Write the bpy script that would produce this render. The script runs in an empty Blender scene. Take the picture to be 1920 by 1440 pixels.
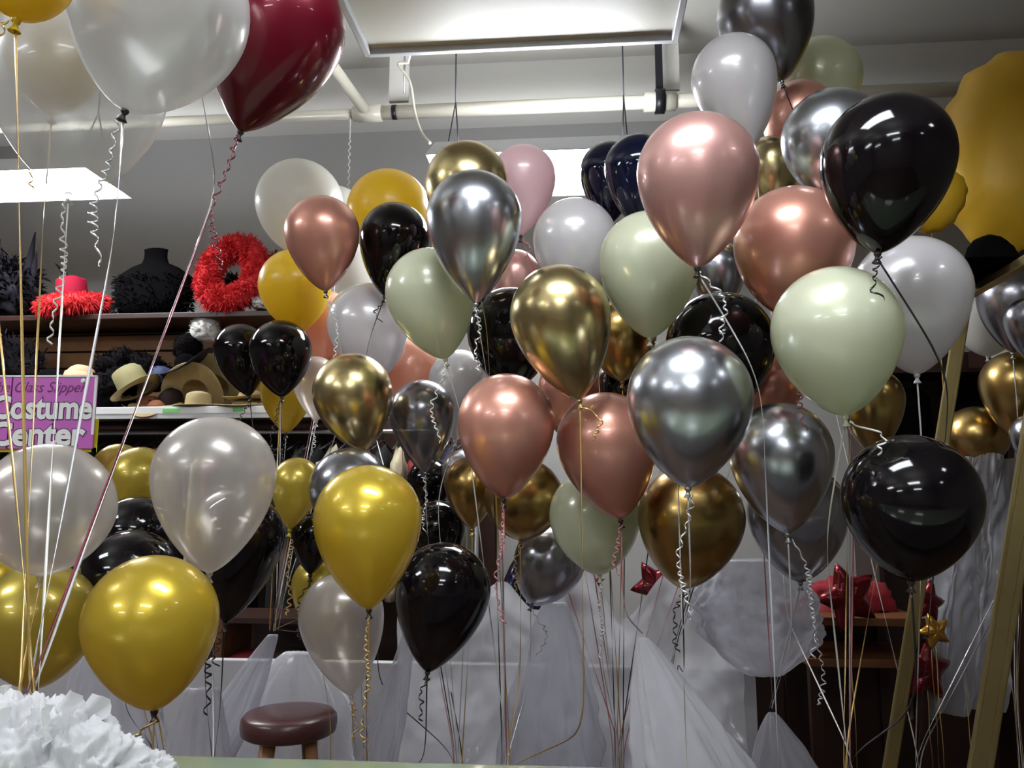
import bpy, bmesh, math, random
from math import sin, cos, pi, radians, sqrt
from mathutils import Vector, Matrix, noise, Euler
random.seed(7)
C = bpy.context.scene.collection
F = 1500.0
CAMZ = 1.55
PITCH = radians(8)
YAW = -0.085                       # the room is turned a little to the camera

def at(px, py, d):
    """a point seen at (px, py) of the photo, d metres along the camera axis"""
    x = (px - 960) / F * d
    u = (720 - py) / F * d
    return Vector((x, d * cos(PITCH) - u * sin(PITCH), CAMZ + d * sin(PITCH) + u * cos(PITCH)))

def proj(p):
    q = p - Vector((0, 0, CAMZ))
    d = q.y * cos(PITCH) + q.z * sin(PITCH)
    u = -q.y * sin(PITCH) + q.z * cos(PITCH)
    return 960 + q.x / d * F, 720 - u / d * F, d

# ------------------------------------------------------------------ materials
def srgb(r, g, b):
    f = lambda c: (c / 255 / 12.92) if c <= 10 else ((c / 255 + 0.055) / 1.055) ** 2.4
    return (f(r), f(g), f(b), 1)

def mat(name, col, rough=0.5, metal=0.0, coat=0.0, coat_rough=0.05, clear=0.0, emit=0.0, translucent=0.0,
        noise_scale=0, noise_amt=0.15, bump=0, bump_scale=60, spec=0.5, sheen=0.0, aniso=0.0):
    m = bpy.data.materials.new(name)
    m.use_nodes = True
    nt = m.node_tree
    n = nt.nodes
    b = n['Principled BSDF']
    out = n['Material Output']
    b.inputs['Base Color'].default_value = col
    b.inputs['Roughness'].default_value = rough
    b.inputs['Metallic'].default_value = metal
    b.inputs['Coat Weight'].default_value = coat
    b.inputs['Coat Roughness'].default_value = coat_rough
    b.inputs['Specular IOR Level'].default_value = spec
    b.inputs['Sheen Weight'].default_value = sheen
    if emit:
        b.inputs['Emission Color'].default_value = col
        b.inputs['Emission Strength'].default_value = emit
    tc = n.new('ShaderNodeTexCoord')
    if noise_scale:
        t = n.new('ShaderNodeTexNoise'); t.inputs['Scale'].default_value = noise_scale
        t.inputs['Detail'].default_value = 4
        nt.links.new(tc.outputs['Object'], t.inputs['Vector'])
        mx = n.new('ShaderNodeMixRGB'); mx.blend_type = 'MULTIPLY'
        mx.inputs['Color1'].default_value = col
        r = n.new('ShaderNodeValToRGB')
        r.color_ramp.elements[0].position = 0.3; r.color_ramp.elements[1].position = 0.7
        lo = 1 - noise_amt * 2
        r.color_ramp.elements[0].color = (lo, lo, lo, 1)
        nt.links.new(t.outputs['Fac'], r.inputs['Fac'])
        mx.inputs['Fac'].default_value = 1
        nt.links.new(r.outputs['Color'], mx.inputs['Color2'])
        nt.links.new(mx.outputs['Color'], b.inputs['Base Color'])
    if bump:
        t = n.new('ShaderNodeTexNoise'); t.inputs['Scale'].default_value = bump_scale
        t.inputs['Detail'].default_value = 3
        nt.links.new(tc.outputs['Object'], t.inputs['Vector'])
        bp = n.new('ShaderNodeBump'); bp.inputs['Strength'].default_value = bump
        bp.inputs['Distance'].default_value = 0.01
        nt.links.new(t.outputs['Fac'], bp.inputs['Height'])
        nt.links.new(bp.outputs['Normal'], b.inputs['Normal'])
    last = b.outputs[0]
    if translucent:
        tr = n.new('ShaderNodeBsdfTranslucent'); tr.inputs['Color'].default_value = col
        ms = n.new('ShaderNodeMixShader'); ms.inputs['Fac'].default_value = translucent
        nt.links.new(last, ms.inputs[1]); nt.links.new(tr.outputs[0], ms.inputs[2]); last = ms.outputs[0]
    if clear:
        # thin stretched film: more see-through face on than at the rim
        tp = n.new('ShaderNodeBsdfTransparent')
        tint = tuple(0.35 + 0.65 * c for c in col[:3]) + (1,)
        tp.inputs['Color'].default_value = tint
        lw = n.new('ShaderNodeLayerWeight'); lw.inputs['Blend'].default_value = 0.35
        mr = n.new('ShaderNodeMapRange')
        mr.inputs['To Min'].default_value = clear; mr.inputs['To Max'].default_value = clear * 0.15
        nt.links.new(lw.outputs['Facing'], mr.inputs['Value'])
        ms = n.new('ShaderNodeMixShader')
        nt.links.new(mr.outputs[0], ms.inputs['Fac'])
        nt.links.new(last, ms.inputs[1]); nt.links.new(tp.outputs[0], ms.inputs[2]); last = ms.outputs[0]
    nt.links.new(last, out.inputs['Surface'])
    return m

M = {}
# balloon films
M['chrome'] = mat('chrome_film', srgb(190, 194, 202), 0.27, 1.0, 0.5, 0.08)
M['chrome_dark'] = mat('dark_chrome_film', srgb(150, 150, 158), 0.27, 1.0, 0.4, 0.08)
M['chrome_clear'] = mat('thin_chrome_film', srgb(165, 165, 172), 0.22, 0.9, 0.5, 0.08, clear=0.35)
M['gold_chrome'] = mat('gold_chrome_film', srgb(206, 188, 136), 0.27, 1.0, 0.5, 0.08)
M['gold_dark'] = mat('bronze_chrome_film', srgb(176, 146, 86), 0.28, 1.0, 0.4, 0.1)
M['gold'] = mat('metallic_gold_film', srgb(218, 196, 84), 0.32, 0.5, 0.9, 0.06, clear=0.24, translucent=0.32)
M['gold_bright'] = mat('bright_gold_film', srgb(236, 208, 72), 0.30, 0.5, 0.9, 0.05, clear=0.14, translucent=0.32)
M['rose'] = mat('rose_gold_film', srgb(236, 170, 150), 0.34, 0.6, 0.8, 0.10, translucent=0.18)
M['rose_pale'] = mat('pale_rose_gold_film', srgb(234, 182, 174), 0.34, 0.65, 0.8, 0.10, translucent=0.18)
M['peach'] = mat('peach_film', srgb(246, 190, 165), 0.35, 0.2, 0.8, 0.08, translucent=0.3)
M['pink'] = mat('pink_film', srgb(248, 220, 224), 0.35, 0.15, 0.6, 0.08, translucent=0.4)
M['ivory'] = mat('ivory_film', srgb(238, 242, 214), 0.30, 0.15, 0.9, 0.05, translucent=0.30)
M['white'] = mat('pearl_white_film', srgb(240, 237, 239), 0.28, 0.2, 0.9, 0.05, translucent=0.30)
M['white_matte'] = mat('plain_white_film', srgb(228, 226, 220), 0.45, 0.0, 0.4, 0.15, translucent=0.4)
M['yellow'] = mat('yellow_film', srgb(240, 210, 52), 0.38, 0.0, 0.35, 0.2, translucent=0.35)
M['black'] = mat('black_film', srgb(14, 11, 14), 0.085, 0.0, 0.0, spec=0.42)
M['navy'] = mat('navy_film', srgb(14, 19, 44), 0.06, 0.0, 0.0, spec=0.45)
M['maroon'] = mat('maroon_film', srgb(120, 12, 38), 0.30, 0.35, 1.0, 0.04, translucent=0.3)
M['clear_pearl'] = mat('clear_pearl_film', srgb(232, 226, 220), 0.28, 0.35, 0.9, 0.05, clear=0.66, translucent=0.25)
M['clear_big'] = mat('clear_film', srgb(228, 228, 226), 0.30, 0.3, 0.9, 0.05, clear=0.58, translucent=0.45)
M['clear_white'] = mat('clear_white_film', srgb(232, 232, 230), 0.30, 0.4, 0.9, 0.05, clear=0.42, translucent=0.35)
M['red_foil'] = mat('red_foil', srgb(108, 8, 22), 0.28, 0.6, 0.3, bump=0.4, bump_scale=25)
M['gold_foil'] = mat('gold_foil', srgb(190, 140, 50), 0.28, 0.7, 0.3, bump=0.4, bump_scale=25)
M['navy_foil'] = mat('navy_foil', srgb(20, 20, 48), 0.25, 0.6, 0.3, bump=0.4, bump_scale=25)
M['yellow_stand_in'] = mat('yellow_stand_in', srgb(222, 176, 36), 0.42, 0.1, 0.15, 0.3, bump=0.5, bump_scale=9, noise_scale=5, noise_amt=0.06)
# ribbons
M['r_silver'] = mat('silver_ribbon', srgb(220, 220, 222), 0.25, 0.5, 0.5)
M['r_white'] = mat('white_ribbon', srgb(236, 234, 226), 0.3, 0.1, 0.5)
M['r_gold'] = mat('gold_ribbon', srgb(215, 180, 110), 0.28, 0.5, 0.5)
M['r_pink'] = mat('pink_ribbon', srgb(205, 130, 135), 0.3, 0.2, 0.5)
M['r_black'] = mat('black_ribbon', srgb(22, 20, 22), 0.3, 0.1, 0.6)
M['r_maroon'] = mat('maroon_ribbon', srgb(120, 45, 62), 0.3, 0.2, 0.5)
M['knot_dark'] = mat('dark_knot_rubber', srgb(50, 40, 40), 0.4, 0, 0.3)
# room
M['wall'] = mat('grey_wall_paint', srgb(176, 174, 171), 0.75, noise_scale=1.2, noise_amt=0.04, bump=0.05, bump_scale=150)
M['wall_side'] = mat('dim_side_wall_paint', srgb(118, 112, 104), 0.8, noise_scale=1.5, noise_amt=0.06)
M['ceiling'] = mat('grey_ceiling_paint', srgb(176, 173, 166), 0.8, noise_scale=1.0, noise_amt=0.04)
M['beam'] = mat('pale_beam_paint', srgb(205, 203, 198), 0.6)
M['floor'] = mat('brown_floor', srgb(88, 62, 44), 0.5, noise_scale=6, noise_amt=0.15)
M['pipe'] = mat('cream_pipe_paint', srgb(205, 200, 185), 0.4, 0.0, 0.2)
M['panel'] = mat('white_enamel_panel', srgb(205, 203, 194), 0.45)
M['metal_white'] = mat('white_lamp_housing', srgb(190, 192, 196), 0.4, 0.1)
M['metal_dark'] = mat('dark_steel', srgb(38, 38, 44), 0.4, 0.6)
M['steel'] = mat('grey_steel', srgb(170, 170, 172), 0.35, 0.8)
M['tube'] = mat('lit_lamp_tube', (0.93, 0.96, 1.0, 1), 0.5, emit=1)
M['wood_slat'] = mat('brown_slatwall_laminate', srgb(160, 116, 78), 0.5, noise_scale=7, noise_amt=0.08)
M['wood_dark'] = mat('dark_wood', srgb(52, 30, 22), 0.4, noise_scale=9, noise_amt=0.15)
M['wood_orange'] = mat('orange_wood', srgb(110, 66, 34), 0.45, noise_scale=9, noise_amt=0.12)
M['wood_light'] = mat('light_wood', srgb(176, 128, 84), 0.45, noise_scale=14, noise_amt=0.12)
M['leather'] = mat('maroon_brown_vinyl', srgb(78, 42, 40), 0.35, 0, 0.3, 0.2, bump=0.1, bump_scale=90)
M['shelf_white'] = mat('white_shelf_paint', srgb(205, 205, 206), 0.45)
M['green'] = mat('green_price_tag', srgb(120, 215, 110), 0.5)
M['paper'] = mat('white_paper', srgb(232, 232, 230), 0.6)
M['magenta'] = mat('magenta_board', srgb(206, 106, 200), 0.5, noise_scale=3, noise_amt=0.03)
M['sign_white'] = mat('white_lettering', srgb(245, 245, 245), 0.45)
M['sign_dark'] = mat('dark_lettering', srgb(60, 25, 70), 0.5)
M['sign_purple'] = mat('purple_lettering', srgb(120, 35, 115), 0.5)
M['card_yellow'] = mat('yellow_card', srgb(232, 232, 30), 0.5)
M['partition'] = mat('pale_partition_laminate', srgb(186, 184, 188), 0.6)
M['brass'] = mat('brass_frame_metal', srgb(158, 140, 92), 0.42, 0.75, noise_scale=12, noise_amt=0.06)
M['glass_edge'] = mat('green_glass_counter', srgb(150, 165, 140), 0.12, 0.0, 0.8, clear=0.4)
M['film'] = mat('thin_clear_plastic', srgb(226, 226, 232), 0.30, 0.05, 0.8, 0.08, clear=0.6, translucent=0.35, bump=0.9, bump_scale=14)
M['film_white'] = mat('milky_plastic', srgb(236, 236, 240), 0.34, 0.0, 0.7, 0.1, clear=0.22, translucent=0.4, bump=0.9, bump_scale=16)
M['tulle'] = mat('white_tissue_wrap', srgb(238, 238, 240), 0.6, 0.0, 0.1, clear=0.06, translucent=0.45, bump=0.3, bump_scale=30)
# costume stock
M['felt_black'] = mat('black_felt', srgb(10, 9, 11), 0.95, spec=0.03, noise_scale=30, noise_amt=0.1)
M['felt_brown'] = mat('dark_brown_felt', srgb(44, 34, 30), 0.8, spec=0.1, noise_scale=30, noise_amt=0.1)
M['felt_rust'] = mat('rust_felt', srgb(150, 92, 62), 0.8, noise_scale=30, noise_amt=0.1)
M['felt_grey'] = mat('charcoal_felt', srgb(44, 44, 52), 0.75, spec=0.2, noise_scale=30, noise_amt=0.1)
M['felt_blue'] = mat('slate_blue_felt', srgb(52, 62, 96), 0.75)
M['felt_tan'] = mat('tan_felt', srgb(166, 144, 98), 0.8, noise_scale=20, noise_amt=0.08)
M['felt_olive'] = mat('khaki_felt', srgb(142, 134, 92), 0.8, noise_scale=20, noise_amt=0.06)
M['straw'] = mat('straw', srgb(174, 156, 112), 0.7, bump=0.3, bump_scale=200)
M['felt_beige'] = mat('beige_felt', srgb(186, 150, 118), 0.8)
M['felt_red'] = mat('crimson_velvet', srgb(128, 18, 40), 0.8, spec=0.1)
M['feather_red'] = mat('coral_red_feathers', srgb(206, 48, 52), 0.8, translucent=0.2, spec=0.2)
M['feather_dark'] = mat('dark_red_feathers', srgb(120, 20, 28), 0.7, translucent=0.2)
M['feather_black'] = mat('black_feathers', srgb(10, 9, 12), 0.8, spec=0.05)
M['feather_grey'] = mat('charcoal_feathers', srgb(30, 28, 34), 0.8, spec=0.08)
M['wig_black'] = mat('black_wig_hair', srgb(12, 9, 11), 0.8, spec=0.05, bump=0.8, bump_scale=70)
M['wig_white'] = mat('white_wig_hair', srgb(205, 202, 200), 0.6, bump=0.6, bump_scale=60)
for k, c in dict(g_black=(20, 18, 20), g_brown=(62, 42, 30), g_cream=(190, 180, 150), g_red=(140, 20, 34),
                 g_olive=(86, 80, 56), g_navy=(24, 26, 52), g_grey=(86, 84, 84), g_blue=(40, 130, 170)).items():
    M[k] = mat('cloth_' + k[2:], srgb(*c), 0.85, noise_scale=10, noise_amt=0.15)

# ------------------------------------------------------------------ mesh helpers
def finish(name, bm, m, parent=None, smooth=True, loc=None, rot=None):
    me = bpy.data.meshes.new(name)
    if smooth:
        for f in bm.faces: f.smooth = True
    bm.normal_update()
    bm.to_mesh(me); bm.free()
    me.materials.append(m)
    o = bpy.data.objects.new(name, me)
    C.objects.link(o)
    if parent: o.parent = parent
    if loc is not None: o.location = loc
    if rot is not None: o.rotation_euler = rot
    return o

def thing(name, label, cat, loc=(0, 0, 0), rot=(0, 0, 0), group=None):
    o = bpy.data.objects.new(name, None); C.objects.link(o)
    o.empty_display_size = 0.05
    o.location = loc; o.rotation_euler = rot
    o['label'] = label; o['category'] = cat
    if group: o['group'] = group
    return o

def tag(o, label, cat, group=None, kind=None):
    o['label'] = label; o['category'] = cat
    if group: o['group'] = group
    if kind: o['kind'] = kind
    return o

def struct(o):
    o['kind'] = 'structure'; return o

def box(bm, c, s, rot=None, bev=0.0):
    r = bmesh.ops.create_cube(bm, size=1)
    vs = r['verts']
    bmesh.ops.scale(bm, vec=s, verts=vs)
    if bev:
        es = list({e for v in vs for e in v.link_edges})
        q = bmesh.ops.bevel(bm, geom=es, offset=bev, segments=2, affect='EDGES', profile=0.5)
        vs = list({v for f in q['faces'] for v in f.verts} | {v for v in vs if v.is_valid})
    if rot is not None:
        bmesh.ops.rotate(bm, cent=(0, 0, 0), matrix=Euler(rot).to_matrix(), verts=vs)
    bmesh.ops.translate(bm, vec=c, verts=vs)
    return vs

def bx(name, c, s, m, parent=None, rot=None, bev=0.0, smooth=False, loc=None, orot=None):
    bm = bmesh.new(); box(bm, c, s, rot, bev)
    return finish(name, bm, m, parent, smooth, loc, orot)

def tube(bm, pts, r, n=8, cap=True):
    pts = [Vector(p) for p in pts]
    rs = r if isinstance(r, (list, tuple)) else [r] * len(pts)
    rings = []
    prev = None
    for i, p in enumerate(pts):
        t = (pts[min(i + 1, len(pts) - 1)] - pts[max(i - 1, 0)]).normalized()
        if prev is None:
            a = t.orthogonal().normalized()
        else:
            a = (prev - t * prev.dot(t))
            a = a.normalized() if a.length > 1e-6 else t.orthogonal().normalized()
        prev = a
        b = t.cross(a)
        rings.append([bm.verts.new(p + (a * cos(2 * pi * k / n) + b * sin(2 * pi * k / n)) * rs[i]) for k in range(n)])
    for A, B in zip(rings, rings[1:]):
        for k in range(n):
            bm.faces.new((A[k], A[(k + 1) % n], B[(k + 1) % n], B[k]))
    if cap:
        bm.faces.new(list(reversed(rings[0]))); bm.faces.new(rings[-1])
    return rings

def lathe(bm, prof, n=32, mtx=None, deform=None):
    """prof: (r, z) list; r==0 ends close to a point"""
    rings = []
    for r, z in prof:
        if r < 1e-6:
            v = Vector((0, 0, z))
            if deform: v = deform(v)
            if mtx: v = mtx @ v
            rings.append([bm.verts.new(v)])
        else:
            L = []
            for k in range(n):
                v = Vector((r * cos(2 * pi * k / n), r * sin(2 * pi * k / n), z))
                if deform: v = deform(v)
                if mtx: v = mtx @ v
                L.append(bm.verts.new(v))
            rings.append(L)
    for A, B in zip(rings, rings[1:]):
        for k in range(n):
            k2 = (k + 1) % n
            if len(A) == 1 and len(B) == 1: continue
            if len(A) == 1: bm.faces.new((A[0], B[k], B[k2]))
            elif len(B) == 1: bm.faces.new((A[k], B[0], A[k2]))
            else: bm.faces.new((A[k], B[k], B[k2], A[k2]))
    return rings

def strip(bm, pts, w, twist=0.0, thick=0.0004, axis=None):
    """a flat ribbon along pts, turning slowly about its own length"""
    pts = [Vector(p) for p in pts]
    prev = None; sides = []
    for i, p in enumerate(pts):
        t = (pts[min(i + 1, len(pts) - 1)] - pts[max(i - 1, 0)]).normalized()
        if axis is not None:
            a = axis(i, t)
        else:
            base = Vector((1, 0, 0))
            base = (base - t * base.dot(t)).normalized()
            b2 = t.cross(base)
            ang = twist * i
            a = base * cos(ang) + b2 * sin(ang)
        nrm = t.cross(a).normalized() * thick
        sides.append([bm.verts.new(p + a * w / 2 + nrm), bm.verts.new(p - a * w / 2 + nrm),
                      bm.verts.new(p - a * w / 2 - nrm), bm.verts.new(p + a * w / 2 - nrm)])
    for A, B in zip(sides, sides[1:]):
        for k in range(4):
            bm.faces.new((A[k], A[(k + 1) % 4], B[(k + 1) % 4], B[k]))
    bm.faces.new(sides[0][::-1]); bm.faces.new(sides[-1])

def strands(bm, pts_dirs, length, width, seed=1, droop=0.3):
    rnd = random.Random(seed)
    for p, d in pts_dirs:
        L = length * rnd.uniform(0.5, 1.2)
        a = d.orthogonal().normalized()
        a = (a + d.cross(a) * rnd.uniform(-1.5, 1.5)).normalized()
        q1 = p + d * L * 0.5; q2 = p + d * L - Vector((0, 0, droop * L))
        w = width
        v = [bm.verts.new(p + a * w), bm.verts.new(p - a * w), bm.verts.new(q1 - a * w * .8), bm.verts.new(q1 + a * w * .8), bm.verts.new(q2)]
        bm.faces.new((v[0], v[1], v[2], v[3])); bm.faces.new((v[3], v[2], v[4]))

# ------------------------------------------------------------------ the room (turned by YAW about the origin)
RR = (0, 0, YAW)
RM = Matrix.Rotation(YAW, 3, 'Z')
def loc_of(w):                      # world -> room coordinates
    return RM.inverted() @ Vector(w)
CEIL = 4.66; BACK = 6.0; FRONT = -5.5; LEFT = -6.5; RIGHT = 3.9
struct(bx('floor', ((LEFT + RIGHT) / 2, (BACK + FRONT) / 2, -0.05), (RIGHT - LEFT, BACK - FRONT, 0.1), M['floor'], orot=RR))
struct(bx('ceiling', ((LEFT + RIGHT) / 2, (BACK + FRONT) / 2, CEIL + 0.05), (RIGHT - LEFT + .2, BACK - FRONT + .2, 0.1), M['ceiling'], orot=RR))
struct(bx('wall_back', ((LEFT + RIGHT) / 2, BACK + 0.05, CEIL / 2), (RIGHT - LEFT + .2, 0.1, CEIL), M['wall'], orot=RR))
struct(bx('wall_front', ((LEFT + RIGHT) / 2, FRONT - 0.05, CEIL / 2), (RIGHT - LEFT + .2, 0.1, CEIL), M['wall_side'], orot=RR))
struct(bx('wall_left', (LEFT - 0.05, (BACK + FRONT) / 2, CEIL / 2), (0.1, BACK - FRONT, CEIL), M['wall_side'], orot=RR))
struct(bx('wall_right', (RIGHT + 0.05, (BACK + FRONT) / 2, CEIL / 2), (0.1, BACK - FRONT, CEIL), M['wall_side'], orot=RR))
struct(bx('ceiling_beam', ((LEFT + RIGHT) / 2, 5.55, CEIL - 0.165), (RIGHT - LEFT, 0.34, 0.33), M['beam'], orot=RR))

def room_at(px, py, Yroom):
    """point on the room plane y=Yroom seen at (px, py)"""
    a = at(px, py, 1) - Vector((0, 0, CAMZ))
    la = RM.inverted() @ a
    t = Yroom / la.y
    return RM.inverted() @ (Vector((0, 0, CAMZ)) + a * t)   # room coordinates

# horizontal pipe below the beam, with a branch, tee and clamp
PY = 4.85
pa, pb = room_at(300, 228, PY), room_at(690, 213, PY)
pz = (room_at(690, 213, PY).z + room_at(1235, 190, PY).z) / 2
t = thing('ceiling_pipe', 'long cream painted pipe running across below the ceiling beam', 'pipe', (0, 0, 0), RR)
tee_x = room_at(688, 213, PY).x; clamp_x = room_at(1237, 190, PY).x
bm = bmesh.new(); tube(bm, [(LEFT + 0.02, PY, pz), (tee_x, PY, pz)], 0.033, 16); finish('thin_run', bm, M['pipe'], t)
bm = bmesh.new(); tube(bm, [(tee_x, PY, pz), (RIGHT - 0.02, PY, pz)], 0.045, 16); finish('thick_run', bm, M['pipe'], t)
bm = bmesh.new(); tube(bm, [(tee_x - 0.09, PY, pz), (tee_x - 0.06, PY, pz), (tee_x - 0.06, PY, pz), (tee_x + 0.1, PY, pz)], [0.05, 0.05, 0.056, 0.056], 16); finish('tee_joint', bm, M['pipe'], t)
bm = bmesh.new(); tube(bm, [(tee_x + .17, PY, pz), (tee_x + 0.2, PY, pz)], 0.0475, 16); finish('joint_ring', bm, M['metal_dark'], t)
bm = bmesh.new(); tube(bm, [(tee_x, PY, pz), (tee_x - 0.12, PY - 0.5, pz + 0.12), (tee_x - 0.3, PY - 1.4, CEIL)], 0.036, 16); finish('branch', bm, M['pipe'], t)
bm = bmesh.new(); tube(bm, [(clamp_x - 0.1, PY, pz), (clamp_x + 0.1, PY, pz)], 0.062, 16); finish('coupling', bm, M['pipe'], t)
bm = bmesh.new(); tube(bm, [(clamp_x - .03, PY, pz), (clamp_x + 0.03, PY, pz)], 0.078, 16); finish('clamp', bm, M['metal_dark'], t)

# dark hanger strap and white brackets
t = tag(bx('pipe_hanger_strap', (clamp_x, PY, (pz + CEIL) / 2 + 0.03), (0.045, 0.03, CEIL - pz - 0.08), M['metal_dark'], orot=RR), 'dark steel strap holding the cream pipe up to the ceiling', 'strap')
for k, (px, x2) in enumerate(((735, 775), (1262, 1265))):
    a = room_at(px, 150, 4.75)
    tag(bx('ceiling_bracket', (a.x, 4.95, CEIL - 0.25), (0.13, 0.03, 0.5), M['beam'], orot=RR),
        ['white painted bracket under the beam left of the hanging cable', 'white painted bracket right beside the dark hanger strap'][k], 'bracket', 'white brackets on the ceiling')

# large white panel unit above
p1 = room_at(690, 108, 3.55); p2 = room_at(1266, 108, 3.55)
pzz = room_at(950, 88, 3.55).z
t = thing('ceiling_panel_unit', 'large white rectangular panel unit hanging under the ceiling at the top', 'ceiling panel', ((0, 0, 0)), RR)
cx = (p1.x + p2.x) / 2; wd = p2.x - p1.x
bx('panel_body', (cx, 3.55 - 0.75, pzz + 0.06), (wd - 0.03, 1.46, 0.1), M['panel'], t, bev=0.004)
bm = bmesh.new()
for (c, s) in (((cx, 3.54, pzz + 0.04), (wd, 0.035, 0.12)), ((cx, 3.55 - 1.5, pzz + 0.04), (wd, 0.035, 0.12)),
               ((p1.x, 2.8, pzz + 0.04), (0.035, 1.5, 0.12)), ((p2.x, 2.8, pzz + 0.04), (0.035, 1.5, 0.12))):
    box(bm, c, s, bev=0.006)
finish('rim', bm, M['metal_white'], t, False)
for sx in (p1.x + .2, p2.x - .2):
    for sy in (2.2, 3.4):
        bx('hanger_rod', (sx, sy, (pzz + CEIL) / 2 + 0.06), (0.012, 0.012, CEIL - pzz - 0.1), M['steel'], t)

# loose white cable looping down
w = [room_at(765, 118, 4.6), room_at(742, 118, 4.6), room_at(770, 150, 4.6), room_at(778, 215, 4.6), room_at(790, 250, 4.5), room_at(806, 268, 4.2)]
pts = []
for i in range(len(w) - 1):
    for k in range(6): pts.append(w[i].lerp(w[i + 1], k / 6))
pts.append(w[-1])
for _ in range(3):
    pts = [pts[0]] + [(pts[i - 1] + pts[i] + pts[i + 1]) / 3 for i in range(1, len(pts) - 1)] + [pts[-1]]
bm = bmesh.new(); tube(bm, [(w[0].x + .1, 4.6, CEIL)] + pts, 0.009, 8)
tag(finish('hanging_power_cable', bm, M['pipe'], None, True, (0, 0, 0), RR), 'thin white cable looping down to the centre ceiling lamp', 'cable')
bm = bmesh.new(); a = room_at(758, 150, 4.7); tube(bm, [(a.x, 4.7, CEIL), (a.x, 4.7, pz + 0.05)], 0.007, 6)
tag(finish('ceiling_hanging_wire', bm, M['steel'], None, True, (0, 0, 0), RR), 'straight thin wire hanging just left of the looping white cable', 'wire')

# fluorescent lamps
LAMPS = []
def lamp(cx, cy, z, lx, ly, strength, label, closed=False, group='hanging fluorescent lamps'):
    t = thing('fluorescent_lamp', label, 'lamp', tuple(RM @ Vector((cx, cy, z))), RR, group)
    bm = bmesh.new()
    # trough housing: four flared sides, top left open as added uplight unless closed
    h = 0.09
    top = [(-lx / 2 + .04, -ly / 2 + .06, h), (lx / 2 - .04, -ly / 2 + .06, h), (lx / 2 - .04, ly / 2 - .06, h), (-lx / 2 + .04, ly / 2 - .06, h)]
    bot = [(-lx / 2, -ly / 2, 0), (lx / 2, -ly / 2, 0), (lx / 2, ly / 2, 0), (-lx / 2, ly / 2, 0)]
    T = [bm.verts.new(v) for v in top]; B = [bm.verts.new(v) for v in bot]
    if closed: bm.faces.new(T)
    for k in range(4): bm.faces.new((B[k], B[(k + 1) % 4], T[(k + 1) % 4], T[k]))
    hs = finish('housing', bm, M['metal_white'], t, False)
    md = hs.modifiers.new('thick', 'SOLIDIFY'); md.thickness = 0.006; md.offset = 1
    for s in (-1, 1):
        b = bx('light_tube', (0, s * ly * 0.24, 0.012), (lx - 0.05, ly * 0.40, 0.02), M['tube_%g' % strength], t)
    for sx in (-1, 1):
        bm = bmesh.new()
        x0 = sx * (lx / 2 - 0.1)
        tube(bm, [(x0, -ly / 2 + .08, h), (x0, 0, h + .35)], 0.004, 5)
        tube(bm, [(x0, ly / 2 - .08, h), (x0, 0, h + .35)], 0.004, 5)
        tube(bm, [(x0, 0, h + .35), (x0, 0, CEIL - z)], 0.004, 5)
        finish('hanging_wire', bm, M['metal_dark'], t)
    return t
for s in (7, 11, 13, 22, 3):
    M['tube_%g' % s] = mat('lit_tube_%g' % s, (0.92, 0.96, 1.0, 1), 0.5, emit=s)
a = room_at(805, 290, 3.9)
lamp(a.x + 0.56, 4.12, room_at(960, 283, 3.8).z, 1.12, 0.62, 13, 'lit fluorescent lamp glowing behind the balloons in the centre')
b = room_at(250, 372, 4.42)
lamp(b.x - 0.66, 4.19, b.z, 1.3, 0.46, 13, 'lit fluorescent lamp on the left behind the big clear balloon')
lamp(0.0, 0.95, 3.4, 1.2, 0.5, 11, 'lit fluorescent lamp overhead in front of the balloons', True)
lamp(0.0, -1.6, 3.4, 1.2, 0.5, 11, 'lit fluorescent lamp overhead behind the counter')
lamp(0.0, -4.0, 3.4, 1.2, 0.5, 11, 'lit fluorescent lamp near the front wall')
lamp(-3.4, 1.1, 3.4, 1.2, 0.5, 11, 'lit fluorescent lamp over the left aisle, middle')
lamp(-3.4, -1.6, 3.4, 1.2, 0.5, 11, 'lit fluorescent lamp over the left aisle, front')
lamp(-3.4, -4.0, 3.4, 1.2, 0.5, 11, 'lit fluorescent lamp over the left aisle near the front wall')
lamp(2.4, 0.6, 3.4, 0.3, 0.3, 7, 'small lit ceiling lamp on the right side')
lamp(2.9, -1.4, 3.4, 0.3, 0.3, 7, 'small lit ceiling lamp on the right, far front')

# ------------------------------------------------------------------ balloons
def profile(R, Lb, n1=12, n2=18):
    """(r, z) from the crown (z=+A) to the neck (z=-Lb), z=0 at the widest"""
    A = R * 1.0
    out = []
    for i in range(n1 + 1):
        a = pi / 2 * (1 - i / n1)
        out.append((R * cos(a), A * sin(a)))
    k = max(0.15, min(0.76, 0.35 + (Lb / R - 1.2) * 0.6))
    rn = 0.006
    for i in range(1, n2 + 1):
        s = 1 - (1 - i / n2) ** 1.25 if i < n2 else 1.0
        full = sqrt(max(0, 1 - s * s))
        tear = (1 - s * s) * (1 - 0.12 * s) if s < 1 else 0
        r = R * ((1 - k) * full + k * tear)
        out.append((max(r, rn), -Lb * s))
    return out

TIES = {
    'wrap': (56, 1300, 1.16), 'left': (402, 1436, 1.95), 'mid': (950, 1436, 2.55), 'right': (1590, 1425, 2.05),
    'pair': (1447, 1328, 2.75), 'rose': (1205, 1188, 2.55), 'silver': (1262, 1240, 2.8), 'black': (772, 1430, 2.55),
    'gold': (690, 1385, 2.75), 'back': (860, 1420, 3.05), 'rear': (1160, 1400, 3.0), 'goldl': (305, 1420, 2.0),
    'leftback': (512, 1182, 3.1), 'beyond': (1905, 1300, 3.95), 'farright': (1720, 1420, 2.9),
}
def tie_point(k):
    px, py, d = TIES[k]
    return at(px, py, d)

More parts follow.
